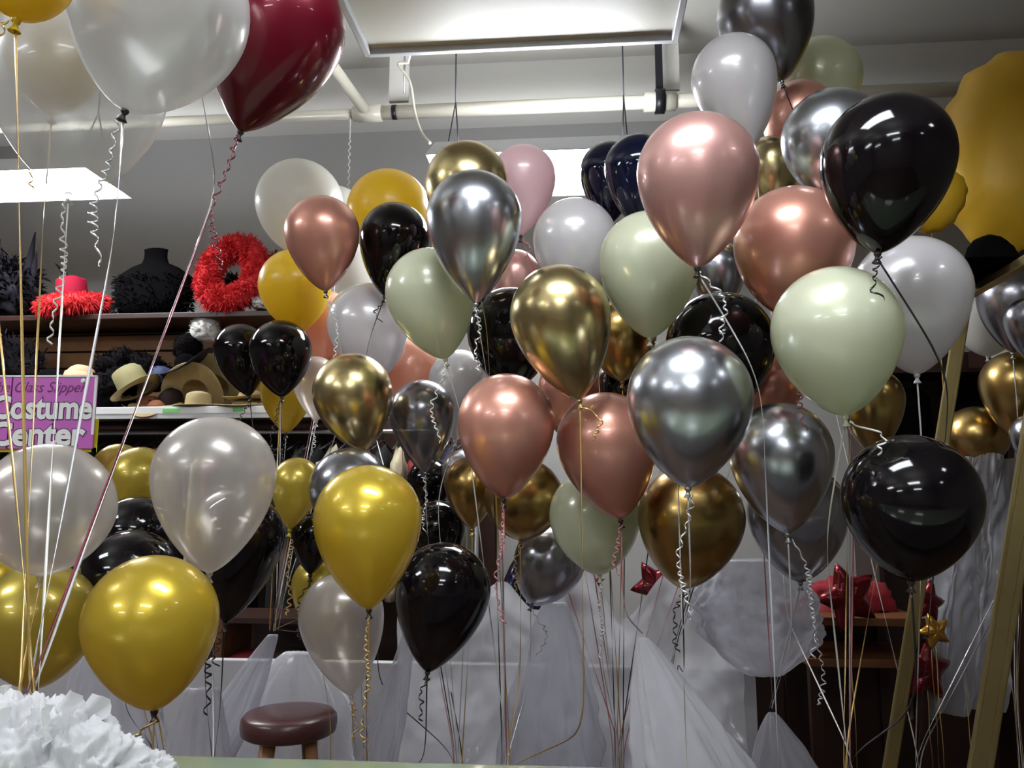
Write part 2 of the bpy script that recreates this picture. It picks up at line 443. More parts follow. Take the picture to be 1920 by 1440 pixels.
# label, film, centre x, crown y, neck y, width, lean, depth hint, tie, ribbon, curl length
B = [
 ('plain yellow balloon cut by the top left corner of the photo', 'yellow', 48, -140, 22, 170, -8, 1.35, 'wrap', 'r_gold', 0.10),
 ('largest pearly clear balloon at top, just left of the maroon one', 'clear_white', 302, -150, 206, 322, -50, 1.42, 'wrap', 'r_silver', 0.32),
 ('maroon balloon at the top, the only dark red one', 'maroon', 521, -75, 246, 246, -56, 1.75, 'wrap', 'r_maroon', 0.34),
 ('huge see-through pearl balloon in front of the left ceiling lamp', 'clear_big', 150, 0, 364, 308, -4, 1.62, 'wrap', 'r_white', 0.34),
 ('yellow balloon seen through the huge see-through pearl one', 'yellow', 105, -20, 215, 190, 4, 2.0, 'wrap', 'r_gold', 0.2),
 ('balloon above the top edge, only its long gold ribbon shows at far left', 'gold', 96, -330, -25, 200, 0, 1.95, 'wrap', 'r_gold', 0),
 ('balloon above the top edge whose silver ribbon falls beside the largest pearly one', 'white', 345, -340, -25, 200, 0, 1.8, 'wrap', 'r_silver', 0),
 ('large gold balloon at lower left, above the white tissue wrap', 'gold_bright', 284, 1043, 1332, 240, 16, 1.72, 'goldl', 'r_gold', 0.1),
 ('pearly see-through balloon right of the magenta sign, knot at black curls', 'clear_pearl', 402, 780, 1074, 226, 0, 1.80, 'left', 'r_black', 0.3),
 ('pearly see-through balloon under the magenta sign, cut by left edge', 'clear_pearl', 90, 832, 1080, 240, -4, 1.75, 'wrap', 'r_gold', 0),
 ('gold balloon at far left low, behind the ribbons and tissue wrap', 'gold', 72, 1058, 1292, 208, 4, 2.05, 'wrap', 'r_gold', 0),
 ('bright gold balloon low in the middle, left of the lowest black one', 'gold_bright', 690, 872, 1142, 202, 6, 2.05, 'gold', 'r_gold', 0.3),
 ('large black balloon at upper right beside the yellow stand-in shape', 'black', 1663, 178, 474, 240, -28, 1.76, 'farright', 'r_black', 0.1),
 ('large pale rose gold balloon top centre right, left of silver one', 'rose_pale', 1308, 213, 502, 222, -6, 1.92, 'silver', 'r_silver', 0.3),
 ('large ivory balloon on the right, over the pearl white one', 'ivory', 1567, 500, 780, 238, 8, 1.84, 'right', 'r_white', 0.28),
 ('large chrome silver balloon right of the two rose gold ones', 'chrome', 1293, 630, 914, 234, -8, 1.88, 'silver', 'r_silver', 0.28),
 ('large black balloon at lower right, nearly round', 'black', 1708, 815, 1090, 244, -10, 1.78, 'right', 'r_black', 0),
 ('rose gold balloon under the chrome gold one, left of its twin', 'rose', 949, 700, 936, 186, -4, 2.28, 'mid', 'r_pink', 0.32),
 ('rose gold balloon left of the large chrome silver balloon', 'rose', 1137, 735, 975, 186, 24, 2.30, 'rose', 'r_pink', 0.14),
 ('chrome silver balloon at upper middle, in front of chrome gold', 'chrome', 889, 320, 578, 178, 4, 2.35, 'mid', 'r_silver', 0.32),
 ('chrome gold balloon in the middle of the big bunch', 'gold_chrome', 1050, 496, 750, 192, 34, 2.2, 'mid', 'r_gold', 0.1),
 ('rose gold balloon under the large black one at upper right', 'rose', 1488, 350, 592, 216, -20, 2.15, 'right', 'r_pink', 0.3),
 ('ivory balloon left of the pale rose gold one', 'ivory', 1217, 396, 634, 190, -2, 2.35, 'silver', 'r_white', 0.1),
 ('ivory balloon left of the chrome silver one at upper middle', 'ivory', 806, 465, 673, 168, 30, 2.6, 'mid', 'r_white', 0.26),
 ('small rose gold balloon at upper left of bunch, between two yellow', 'rose', 604, 367, 546, 136, 10, 3.0, 'leftback', 'r_white', 0.34),
 ('black balloon in front of the upper yellow one', 'black', 740, 380, 555, 132, -16, 3.0, 'gold', 'r_black', 0.1),
 ('chrome gold balloon at middle left, below the pearl white one', 'gold_chrome', 661, 662, 846, 148, 26, 2.75, 'leftback', 'r_gold', 0.1),
 ('black balloon beside the hat shelf, nearer of the pair', 'black', 526, 600, 744, 114, 6, 3.4, 'leftback', 'r_black', 0.24),
 ('black balloon beside the hat shelf, farther left of the pair', 'black', 451, 607, 743, 100, 20, 3.7, 'leftback', 'r_black', 0.22),
 ('lowest black balloon, above the stool at its right', 'black', 831, 1018, 1260, 176, -28, 2.45, 'black', 'r_black', 0.12),
 ('dull see-through pearl balloon with its neck right above the stool', 'clear_pearl', 640, 1075, 1318, 158, 26, 2.45, 'gold', 'r_gold', 0.1),
 ('pearl white balloon behind the large ivory one on the right', 'white', 1708, 443, 702, 208, 0, 2.15, 'farright', 'r_white', 0),
 ('chrome silver balloon behind the large black one at upper right', 'chrome', 1562, 168, 372, 184, -10, 2.2, 'right', 'r_silver', 0),
 ('pearl white balloon standing up highest, over the pale rose gold one', 'white', 1375, 67, 274, 157, 30, 2.6, 'silver', 'r_white', 0.1),
 ('black balloon right of centre, above the large chrome silver one', 'black', 1350, 546, 780, 200, 0, 2.3, 'silver', 'r_black', 0),
 ('black balloon between ivory and chrome gold ones in the centre', 'black', 958, 538, 730, 165, 4, 2.55, 'mid', 'r_black', 0),
 ('chrome silver balloon left of the large low black one', 'chrome', 1464, 755, 1000, 192, 6, 2.15, 'pair', 'r_silver', 0.3),
 ('greyish chrome balloon low, under the chrome silver one at right', 'chrome_clear', 1494, 868, 1092, 184, 0, 2.5, 'pair', 'r_silver', 0.34),
 ('chrome gold balloon hanging low under the large chrome silver one', 'gold_dark', 1296, 872, 1104, 196, -20, 2.35, 'silver', 'r_black', 0.16),
 ('ivory balloon low, behind the right of the twin rose gold ones', 'ivory', 1115, 880, 1078, 174, 8, 2.6, 'rear', 'r_white', 0.24),
 ('chrome gold balloon at the top behind the chrome silver one', 'gold_chrome', 876, 266, 462, 160, 0, 2.75, 'mid', 'r_gold', 0),
 ('pearl white balloon below the small rose gold one', 'white', 690, 530, 706, 152, 30, 3.0, 'back', 'r_black', 0.16),
 ('pearl grey balloon between chrome silver and ivory, under the lamp', 'white', 1078, 372, 560, 156, 0, 2.7, 'rear', 'r_white', 0),
 ('smoky chrome balloon right of the middle left gold one', 'chrome_clear', 792, 712, 906, 122, 8, 2.85, 'back', 'r_silver', 0.2),
 ('pearl white balloon beside the left twin rose gold one', 'white', 862, 655, 838, 120, -8, 2.9, 'back', 'r_white', 0.22),
 ('yellow balloon at left below the small rose gold one', 'yellow', 553, 468, 622, 134, 10, 3.25, 'leftback', 'r_gold', 0),
 ('yellow balloon at the top behind the black one', 'yellow', 729, 318, 500, 154, 6, 3.2, 'gold', 'r_gold', 0),
 ('plain white balloon, the leftmost at the top of the bunch', 'white_matte', 562, 300, 478, 164, 4, 3.4, 'leftback', 'r_white', 0),
 ('white balloon peeping out between the leftmost white and upper yellow', 'white_matte', 625, 348, 510, 130, 6, 3.8, 'leftback', 'r_white', 0),
 ('pink balloon glowing in front of the centre lamp', 'pink', 981, 272, 474, 122, -6, 2.95, 'rear', 'r_pink', 0.08),
 ('navy balloon right of the centre lamp, nearer of two', 'navy', 1198, 252, 430, 128, 0, 2.75, 'rear', 'r_black', 0),
 ('navy balloon at the right end of the centre lamp', 'navy', 1142, 266, 420, 112, 0, 3.1, 'rear', 'r_black', 0),
 ('dark chrome balloon cut by the top edge on the right', 'chrome_dark', 1434, -60, 152, 176, 24, 2.5, 'silver', 'r_black', 0),
 ('rose gold balloon peeking behind the upper right silver one', 'rose', 1497, 152, 310, 134, -8, 2.7, 'rear', 'r_pink', 0),
 ('ivory balloon at the top right under the dark chrome one', 'ivory', 1536, 72, 235, 150, -6, 2.95, 'farright', 'r_white', 0),
 ('chrome gold balloon wedged between pale rose gold and silver ones', 'gold_chrome', 1444, 256, 400, 112, 0, 2.75, 'right', 'r_gold', 0),
 ('ivory balloon wedged under the hidden gold one at right', 'ivory', 1436, 314, 460, 104, 0, 3.1, 'right', 'r_white', 0),
 ('smoky rose balloon right of the ivory one, under pale rose gold', 'chrome_dark', 1345, 452, 610, 104, 0, 2.8, 'rear', 'r_pink', 0),
 ('chrome gold balloon behind the black one beside the centre ivory', 'gold_dark', 1165, 560, 715, 130, 0, 2.75, 'rear', 'r_gold', 0),
 ('black balloon behind the large chrome silver one, upper left side', 'black', 1178, 664, 810, 112, 0, 2.85, 'rear', 'r_black', 0),
 ('rose gold balloon hidden behind the twin rose gold ones', 'rose', 1068, 670, 830, 120, 0, 2.95, 'rear', 'r_pink', 0),
 ('chrome gold balloon just showing behind the centre chrome gold one', 'gold_chrome', 1118, 490, 640, 112, 0, 2.9, 'rear', 'r_gold', 0),
 ('dusty rose balloon showing below the pink one', 'rose_pale', 965, 468, 610, 100, 0, 3.1, 'rear', 'r_pink', 0),
 ('dull white balloon behind the small rose gold one at right', 'white_matte', 668, 428, 600, 126, 6, 3.6, 'back', 'r_white', 0),
 ('peach balloon behind the yellow one at left', 'peach', 612, 545, 702, 108, -6, 3.7, 'leftback', 'r_pink', 0),
 ('peach balloon below the left ivory one', 'peach', 766, 630, 780, 124, -8, 3.4, 'back', 'r_pink', 0),
 ('see-through pearl balloon left of the middle left gold one', 'clear_pearl', 592, 668, 812, 86, 4, 3.5, 'leftback', 'r_silver', 0.14),
 ('gold balloon under the pair of black ones by the hat shelf', 'gold_bright', 538, 680, 812, 98, 2, 3.7, 'leftback', 'r_black', 0.12),
 ('shiny silver balloon behind the bright low gold one', 'chrome_clear', 656, 840, 1010, 150, 4, 2.55, 'gold', 'r_silver', 0),
 ('gold balloon with pointed neck right of the big see-through one', 'gold', 556, 858, 1034, 94, -14, 2.7, 'leftback', 'r_gold', 0.26),
 ('small black balloon squeezed left of the bright low gold one', 'black', 586, 962, 1100, 80, -2, 2.75, 'leftback', 'r_black', 0.2),
 ('gold balloon behind the dull see-through one above the stool', 'gold', 604, 1040, 1210, 112, -4, 2.8, 'leftback', 'r_gold', 0),
 ('large black balloon behind the big see-through pearl one', 'black', 448, 925, 1178, 168, -20, 2.35, 'left', 'r_black', 0.1),
 ('silver balloon seen through the big see-through pearl one', 'chrome', 430, 918, 1072, 122, -20, 2.1, 'left', 'r_silver', 0),
 ('black balloon above the large lower left gold one', 'black', 244, 994, 1190, 180, 0, 2.15, 'goldl', 'r_black', 0),
 ('black balloon between two gold ones at left', 'black', 255, 930, 1080, 144, 0, 2.45, 'goldl', 'r_black', 0),
 ('gold balloon with bright highlights below the hat shelf', 'gold', 262, 838, 990, 118, 0, 2.7, 'goldl', 'r_gold', 0),
 ('gold balloon just right of the magenta sign corner', 'gold', 222, 832, 975, 90, 0, 2.95, 'goldl', 'r_gold', 0),
 ('gold balloon sliver at far left, above the low gold one', 'gold_bright', -12, 1036, 1220, 110, 0, 2.4, 'wrap', 'r_gold', 0),
 ('bronze gold balloon behind the left twin rose gold one', 'gold_dark', 982, 860, 1014, 148, -6, 2.8, 'mid', 'r_gold', 0.16),
 ('bronze balloon with grey reflection left of the rose gold one', 'gold_dark', 882, 856, 992, 100, 4, 3.0, 'back', 'r_gold', 0),
 ('small chrome balloon behind left of the left rose gold one', 'chrome', 872, 842, 968, 88, 4, 2.85, 'back', 'r_silver', 0),
 ('crinkled silver balloon with pointed neck behind low ivory one', 'chrome_clear', 1030, 985, 1134, 134, -34, 2.9, 'mid', 'r_silver', 0.16),
 ('black balloon right of the bright low gold one', 'black', 818, 936, 1060, 110, 0, 2.85, 'back', 'r_black', 0),
 ('small black balloon under the smoky chrome one', 'black', 806, 858, 960, 90, 0, 3.2, 'back', 'r_black', 0),
 ('olive gold balloon behind right of the large ivory one', 'gold_dark', 1634, 690, 860, 116, 0, 2.4, 'right', 'r_gold', 0.14),
 ('dark rose balloon behind left of the large ivory one', 'rose', 1446, 664, 800, 112, 0, 2.6, 'pair', 'r_pink', 0),
 ('dark chrome balloon cut by the right edge beside the black hat', 'chrome_dark', 1934, 555, 712, 92, 0, 2.35, 'farright', 'r_silver', 0),
 ('smoky dark balloon behind the gold frame top at right edge', 'chrome_dark', 1896, 500, 662, 118, -6, 3.4, 'beyond', 'r_silver', 0),
 ('white balloon seen inside the gold frame at its top', 'white_matte', 1852, 540, 668, 116, -6, 3.7, 'beyond', 'r_white', 0),
 ('bronze gold balloon at right edge inside the gold frame', 'gold_dark', 1904, 658, 832, 124, 0, 3.5, 'beyond', 'r_gold', 0),
 ('ivory balloon at the right edge above the bronze gold one', 'ivory', 1904, 590, 720, 96, 0, 3.9, 'beyond', 'r_white', 0),
 ('bronze gold balloon under the black hats inside the gold frame', 'gold_dark', 1830, 762, 880, 112, -4, 3.7, 'beyond', 'r_gold', 0),
 ('chrome balloon sliver low at the right edge of the photo', 'chrome_dark', 1936, 776, 884, 76, 0, 3.2, 'farright', 'r_silver', 0),
]

def solve(b, d):
    _, _, cx, top, bot, w, lean, *_ = b
    R = w / 2 / F * d
    c = at(cx, top + w / 2 * 1.0, d)
    hgt = max(w * 0.53, bot - (top + w / 2))
    tilt = math.atan2(lean, hgt)
    ax = Vector((sin(tilt), 0, -cos(tilt)))
    Lb = R * 1.2
    for _ in range(12):
        px, py, _d = proj(c + ax * Lb)
        Lb *= hgt / max(1, (py - (top + w / 2)))
    Lb = max(1.04 * R, min(1.85 * R, Lb))
    return c, R, ax, Lb

def spheres(c, R, ax, Lb):
    pr = profile(R, Lb, 4, 8)
    out = [(c, R)]
    for r, z in pr:
        if z < -0.15 * R:
            out.append((c + ax * (-z), r * 0.98))
    return out

placed = []
def hits(sp, gap=0.014):
    for q in placed:
        if (q[0][0] - sp[0][0]).length > 0.9: continue
        for a, ra in sp:
            for b_, rb in q:
                if (a - b_).length < (ra + rb) * 1.012 + gap: return True
    return False
rects = []
solved = []
for b in B:
    d = b[7]
    rc = (b[2] - b[5] / 2, b[3], b[2] + b[5] / 2, b[4])
    # stay behind every nearer balloon it overlaps in the photo
    best = None
    for k in range(200):
        s = solve(b, d)
        sp = spheres(*s)
        if not hits(sp): break
        d += 0.02
    placed.append(sp); solved.append((b, d, s))

def knot(bm, p, ax):
    q = ax.to_track_quat('Z', 'Y').to_matrix().to_4x4()
    q.translation = p
    lathe(bm, [(0, -0.004), (0.006, -0.003), (0.0085, 0.002), (0.007, 0.007), (0.0045, 0.009), (0.005, 0.014), (0.009, 0.021), (0.0105, 0.023), (0.0095, 0.024), (0.004, 0.020), (0, 0.018)], 12, q)

def curl_pts(start, length, seed, sy, rad=0.007):
    """curling ribbon: coils that tighten, open out and drift sideways"""
    rnd = random.Random(seed)
    a0, a1, a2 = (rnd.uniform(0, 6) for _ in range(3))
    pts = []; ang = 0; z = 0
    sx = rnd.uniform(-.05, .05)
    while -z < length and len(pts) < 900:
        u = -z / length
        pitch = 0.014 + 0.013 * (0.5 + 0.5 * sin(a0 + 7 * u)) + .01 * (0.5 + .5 * sin(a1 + 17 * u))
        rr = rad * (0.45 + 0.55 * abs(sin(a2 + 5 * u)) + .25 * sin(a0 + 19 * u)) * min(1, u * 8 + .1)
        pts.append(start + Vector((rr * cos(ang) + sx * sin(u * 2.6) + .006 * sin(a1 + 9 * u), rr * sin(ang) * 1.1 - 0.012 + sy * min(1, u * 1.6), z)))
        ang += 2 * pi / 11; z -= pitch / 11
    return pts
def curl(bm, pts, w=0.0042):
    def axis(i, t):
        a = Vector((0, 0, 1)) - t * t.z
        return a.normalized() if a.length > 1e-5 else Vector((1, 0, 0))
    strip(bm, pts, w, axis=axis)

# things standing among the balloons that ribbons must miss
STOOL = at(543, 1333, 2.95)
F_TL, F_TR = at(1810, 556, 2.9), at(1997, 448, 2.1)
F_BL, F_BR = at(1668, 1440, 2.9), at(1838, 1440, 2.1)
F_BL = F_TL + (F_BL - F_TL) * (F_TL.z / (F_TL.z - F_BL.z)); F_BR = F_TR + (F_BR - F_TR) * (F_TR.z / (F_TR.z - F_BR.z))
OBST = [(Vector((STOOL.x, STOOL.y, z * .1)), .24) for z in range(8)]
for A_, B_ in ((F_TL, F_BL), (F_TR, F_BR), (F_TL, F_TR)):
    for k in range(40): OBST.append((A_.lerp(B_, k / 39), .05))
WRAP = at(90, 1400, 1.13)
def seg_clear(a, b_, own, gap=0.011, wrap=False):
    n = max(6, int((b_ - a).length / 0.02))
    for i in range(1, n + 1):
        p = a.lerp(b_, i / n)
        for j, q in enumerate(placed):
            if j == own: continue
            if (q[0][0] - p).length > 0.5: continue
            for c_, r_ in q:
                if (c_ - p).length < r_ + gap: return False
        for c_, r_ in OBST:
            if (c_ - p).length < r_: return False
        rl = loc_of(p)
        if p.z < .93 and 3.47 < rl.y < 3.58 and rl.x < 1.2: return False
        if not wrap and (p.z < 1.3 and rl.y < 1.36): return False
        if not wrap and (p - WRAP).length < .24: return False
    return True
ENDS = ('wrap', 'leftback', 'rose', 'pair')
DISC = [(proj(q[0][0]), b_[5] / 2) for b_, d_, s_, q in zip([x[0] for x in solved], [x[1] for x in solved], [x[2] for x in solved], placed)]
def in_front(P, own):
    n_ = 0
    for a, b_ in zip(P, P[1:]):
        m_ = max(3, int((b_ - a).length / 0.05))
        for i in range(m_):
            x, y, dd = proj(a.lerp(b_, (i + .5) / m_))
            if y > 1440: break
            for j, ((cx_, cy_, cd), r_) in enumerate(DISC):
                if abs(x - cx_) < r_ and abs(y - cy_) < r_ and dd < cd and j != own:
                    n_ += 1; break
    return n_
VOX = {}
def vox(p): return (int(p.x / .007), int(p.y / .007), int(p.z / .007))
def crossings(P):
    c = 0
    for a, b_ in zip(P, P[1:]):
        n = max(2, int((b_ - a).length / 0.004))
        for i in range(n):
            if vox(a.lerp(b_, i / n)) in VOX: c += 1
    return c
def claim(P):
    for a, b_ in zip(P, P[1:]):
        n = max(2, int((b_ - a).length / 0.004))
        for i in range(n): VOX[vox(a.lerp(b_, i / n))] = 1

tie_count = {}
for i, (b, d, (c, R, ax, Lb)) in enumerate(solved):
    label, film, cx, top, bot, w, lean, _, tie, rib, cl = b
    neck = c + ax * Lb
    t = thing('balloon', label, 'balloon', neck, (0, 0, 0), 'latex balloons floating on ribbons')
    q = (-ax).to_track_quat('Z', 'Y').to_matrix().to_4x4()
    q.translation = c - neck
    bm = bmesh.new()
    sq = 1.0 + 0.02 * sin(i * 2.3)
    lathe(bm, profile(R, Lb), 48, q, deform=lambda v: Vector((v.x * sq, v.y / sq, v.z)))
    finish('balloon_skin', bm, M[film], t)
    bm = bmesh.new(); knot(bm, Vector((0, 0, 0)), ax)
    finish('knot', bm, M['knot_dark'] if film in ('clear_white', 'rose', 'rose_pale', 'pink', 'black', 'maroon', 'navy', 'gold_bright', 'peach') else M[film], t)
    # ribbon: knot -> tie point -> floor, taking a way that misses the other balloons
    tp = tie_point(tie)
    start = neck + ax * 0.012
    tn = tie_count[tie] = tie_count.get(tie, -1) + 1
    off = Vector((cos(tn * 2.4), sin(tn * 2.4), 0)) * sqrt(tn)
    tpj = tp + off * 0.0065
    floor_pt = Vector((tp.x, tp.y, 0.012)) + off * 0.012
    path = None; wr = tie in ENDS
    S_ = start
    cand = [[S_, tpj], [S_, Vector((S_.x, S_.y, max(tp.z + .05, S_.z - .25))), tpj], [S_, Vector((S_.x, S_.y, tp.z + 0.25)), tpj]]
    for dx in (0, .07, -.07, .14, -.14, .25, -.25):
        for dy in (0, .07, .16, .3, -.06):
            k_ = Vector((S_.x + dx, S_.y + dy, S_.z - .14 - abs(dx) * .8 - abs(dy) * .8))
            cand.append([S_, k_, tpj])
            if tie != 'wrap': cand.append([S_, k_, Vector((k_.x, k_.y, 0.012))])
    scored = []
    for ci, P in enumerate(cand):
        if not wr and P[-1] is tpj: P = P + [floor_pt]
        if any(P[k + 1].z > P[k].z + .01 for k in range(len(P) - 1)): continue
        cst = ci * .02 + 12 * (abs(P[1].x - P[0].x) if len(P) > 2 and P[1] is not tpj else 0) + (0 if tie == 'wrap' else 0.6 * in_front(P, i)) + (0 if P[-1].z < .02 or wr else 0) + (6 if len(P) == 3 and P[-1].z < .02 else 0)
        scored.append((cst, ci, P))
    scored.sort(key=lambda q: (q[0], q[1]))
    best = 1e9; tested = 0
    for cst, ci, P in scored:
        if cst >= best: break
        if all(seg_clear(P[k], P[k + 1], i, wrap=tie == 'wrap') for k in range(len(P) - 1)):
            c2 = cst + crossings(P) * .6
            if c2 < best: best = c2; path = P
            tested += 1
            if tested > 5: break
    if path is None:
        path = [start, start + Vector((0.01, 0.0, -0.10))]
    pts = []
    for k in range(len(path) - 1):
        n = max(4, int((path[k + 1] - path[k]).length / 0.03))
        for j in range(n): pts.append(path[k].lerp(path[k + 1], j / n) - neck)
    pts.append(path[-1] - neck)
    for _ in range(10):
        pts = [pts[0]] + [(pts[k - 1] + pts[k] * 2 + pts[k + 1]) / 4 for k in range(1, len(pts) - 1)] + [pts[-1]]
    claim(path)
    bm = bmesh.new(); strip(bm, pts, 0.0042 if d > 1.7 else 0.005, twist=0.11 + 0.03 * (i % 4))
    finish('ribbon', bm, M[rib], t)
    if cl:
        st_ = ax * 0.014 + Vector((0.006, -0.006, 0))
        done = None
        for f_ in (1, .8, .6, .42, .28):
            for sy_ in (-.02, -.06, .04):
                pts = curl_pts(st_, cl * f_, i, sy_)
                if all(not any((c_ - (neck + p)).length < r_ + .011 for j, q_ in enumerate(placed) if j != i and (q_[0][0] - neck).length < .9 for c_, r_ in q_) for p in pts[::6]):
                    done = pts; break
            if done: break
        if done:
            bm = bmesh.new(); curl(bm, done)
            finish('curled_ribbon', bm, M[rib], t)
    solved[i] = (b, d, (c, R, ax, Lb), t)
# ------------------------------------------------------------------ shop fittings behind the balloons
def rbox(name, x0, x1, y0, y1, z0, z1, m, parent=None, bev=0.0):
    """box in room coordinates; for a top-level box pass parent=None"""
    c = Vector(((x0 + x1) / 2, (y0 + y1) / 2, (z0 + z1) / 2))
    if parent is None:
        return bx(name, (0, 0, 0), (x1 - x0, y1 - y0, z1 - z0), m, bev=bev, loc=tuple(RM @ c), orot=RR)
    return bx(name, c, (x1 - x0, y1 - y0, z1 - z0), m, parent, bev=bev)

def rpx(px, Y): return room_at(px, 720, Y).x
def rpz(py, Y, px=300): return room_at(px, py, Y).z

SY = 4.50                                            # front of the hat shelf
zs = rpz(763, SY)                                    # its top
zb = rpz(786, SY)
sx0, sx1 = rpx(-160, SY), rpx(640, SY)
fx = thing('slatted_display', 'brown slatted display panel holding the hats, behind the magenta sign', 'display panel', (0, 0, 0), RR)
zt = rpz(584, 4.75)                                  # top ledge
bm = bmesh.new()
z = zs + 0.0
while z < zt - 0.05:
    h = min(0.112, zt - 0.05 - z)
    box(bm, ((sx0 + sx1) / 2, 5.16, z + h / 2), (sx1 - sx0, 0.05, h - 0.010), bev=0.002)
    z += 0.115
finish('slatted_panel', bm, M['wood_slat'], fx, False)
bx('back_board', ((sx0 + rpx(930, 5.1)) / 2, 5.20, zs / 2 + .03), (rpx(930, 5.1) - sx0, 0.04, zs - .08), M['wood_dark'], fx)
bx('back_board', ((sx0 + sx1) / 2, 5.21, (zs + zt) / 2), (sx1 - sx0, 0.03, zt - zs - .06), M['wood_dark'], fx)
bx('top_ledge', ((sx0 + sx1) / 2, 5.0, zt - 0.02), (sx1 - sx0, 0.46, 0.035), M['wood_dark'], fx, bev=0.004)

sh = thing('hat_shelf', 'white metal shelf full of hats with green price tags on its edge', 'shelf', (0, 0, 0), RR)
bx('shelf_board', ((sx0 + sx1) / 2, (SY + 5.13) / 2, zs - 0.012), (sx1 - sx0, 5.125 - SY, 0.022), M['shelf_white'], sh, bev=0.002)
bx('front_rail', ((sx0 + sx1) / 2, SY - 0.011, (zs + zb) / 2), (sx1 - sx0, 0.02, zs - zb), M['shelf_white'], sh, bev=0.004)
bx('label_strip', ((sx0 + sx1) / 2, SY - 0.0225, (zs + zb) / 2 + .012), (sx1 - sx0, 0.003, 0.034), M['paper'], sh)
for px, wpx in ((328, 34), (452, 20)):
    o = bx('price_tag', (rpx(px, SY), SY - 0.0255, (zs + zb) / 2 + .012), (wpx / F * 4.6, 0.003, 0.022), M['green'], sh)
    o['label'] = 'green price tag on the shelf edge'

# garment rail with clothes
GY = 4.66
gz = rpz(812, GY)
gx0, gx1 = rpx(-120, GY), rpx(900, GY)
gr = thing('garment_rail', 'steel clothes rail under the hat shelf crowded with costumes', 'clothes rail', (0, 0, 0), RR)
bm = bmesh.new(); tube(bm, [(gx0, GY, gz), (gx1, GY, gz)], 0.014, 10); finish('rail', bm, M['steel'], gr)
for x in (gx0 + .02, gx1 - .02):
    bm = bmesh.new(); tube(bm, [(x, GY, 0), (x, GY, gz + 0.03)], 0.016, 10); finish('upright', bm, M['steel'], gr)
def garment(x, k, m, label):
    t = thing('hanging_costume', label, 'costume', tuple(RM @ Vector((x, GY, gz))), (0, 0, YAW + random.uniform(-.15, .15)), 'costumes on the clothes rail')
    bm = bmesh.new()
    pts = [(0, 0.0 + 0.0185 * sin(a), 0.0185 * cos(a)) for a in [i * pi / 6 for i in range(8)]] + [(0, 0, -0.03), (0, 0, -0.055)]
    tube(bm, pts, 0.0022, 6)
    tube(bm, [(0, -0.19, -0.12), (0, -0.02, -0.058), (0, 0.02, -0.058), (0, 0.19, -0.12)], 0.006, 6)
    finish('hanger', bm, M['metal_dark'], t)
    bm = bmesh.new()
    rnd = random.Random(k)
    L = rnd.uniform(0.75, 1.0)
    rings = []
    ns = 28
    for j in range(15):
        u = j / 14
        zz = -0.07 - u * L
        hy = (0.05 + 0.16 * min(1, u * 9)) * (1 + 0.12 * u)
        hx = (0.018 + 0.014 * min(1, u * 6)) * (1 + .25 * u)
        R_ = []
        for i in range(ns):
            a = 2 * pi * i / ns
            f = 1 + 0.18 * sin(5 * a + k + 2 * u) * min(1, u * 3)
            R_.append(bm.verts.new((hx * cos(a) * f, hy * sin(a) * (1 + .06 * sin(3 * a + k)), zz - (0.05 * abs(sin(a)) if u < .12 else 0.0))))
        rings.append(R_)
    for A, B_ in zip(rings, rings[1:]):
        for i in range(ns): bm.faces.new((A[i], A[(i + 1) % ns], B_[(i + 1) % ns], B_[i]))
    bm.faces.new(rings[0][::-1]); bm.faces.new(rings[-1])
    finish('cloth_body', bm, m, t)
cols = ['g_black', 'g_brown', 'g_black', 'g_olive', 'g_black', 'g_grey', 'g_red', 'g_black', 'g_navy', 'g_brown', 'g_black', 'g_cream']
names = dict(g_black='black', g_brown='dark brown', g_olive='olive', g_grey='grey', g_red='red', g_navy='navy', g_cream='cream')
n = 34
for k in range(n):
    x = gx0 + 0.08 + (gx1 - gx0 - 0.16) * k / (n - 1)
    px = proj(RM @ Vector((x, GY, gz)))[0]
    c = cols[(k * 7) % 12]
    if 255 < px < 300: c = 'g_red'
    if 590 < px < 650 and k % 2: c = 'g_cream'
    garment(x, k, M[c], '%s costume hanging on the clothes rail under the hat shelf' % names[c])

# low dark shelf with folded stock
lw = thing('low_stock_shelf', 'dark low wooden shelf behind the clear bags left of the stool', 'shelf', (0, 0, 0), RR)
lx0, lx1 = rpx(330, 4.0), rpx(640, 4.0)
zl = rpz(1160, 3.95)
for zz in (zl, zl - 0.28, zl - 0.56):
    bx('board', ((lx0 + lx1) / 2, 4.1, zz), (lx1 - lx0, 0.36, 0.025), M['wood_dark'], lw)
for x in (lx0, rpx(447, 4.0), lx1):
    bx('side_panel', (x, 4.1, zl / 2), (0.035, 0.37, zl), M['wood_orange'], lw)
for k, (px, m, lab, hh) in enumerate(((486, 'g_red', 'dark red folded cloth on the low shelf above the grey bundle', .09), (480, 'g_grey', 'grey folded bundle on the low shelf behind the stool', .10), (560, 'g_brown', 'brown folded cloth on the low shelf behind gold balloon', .1))):
    zz = (zl - 0.28, zl - 0.56, zl - .28)[k]
    c = RM @ Vector((rpx(px, 4.05), 4.07, zz + 0.014 + hh / 2))
    tag(bx('folded_cloth', (0, 0, 0), (0.16, 0.22, hh), M[m], bev=0.03, smooth=True, loc=c, orot=RR), lab, 'cloth', 'folded stock on the low shelf')

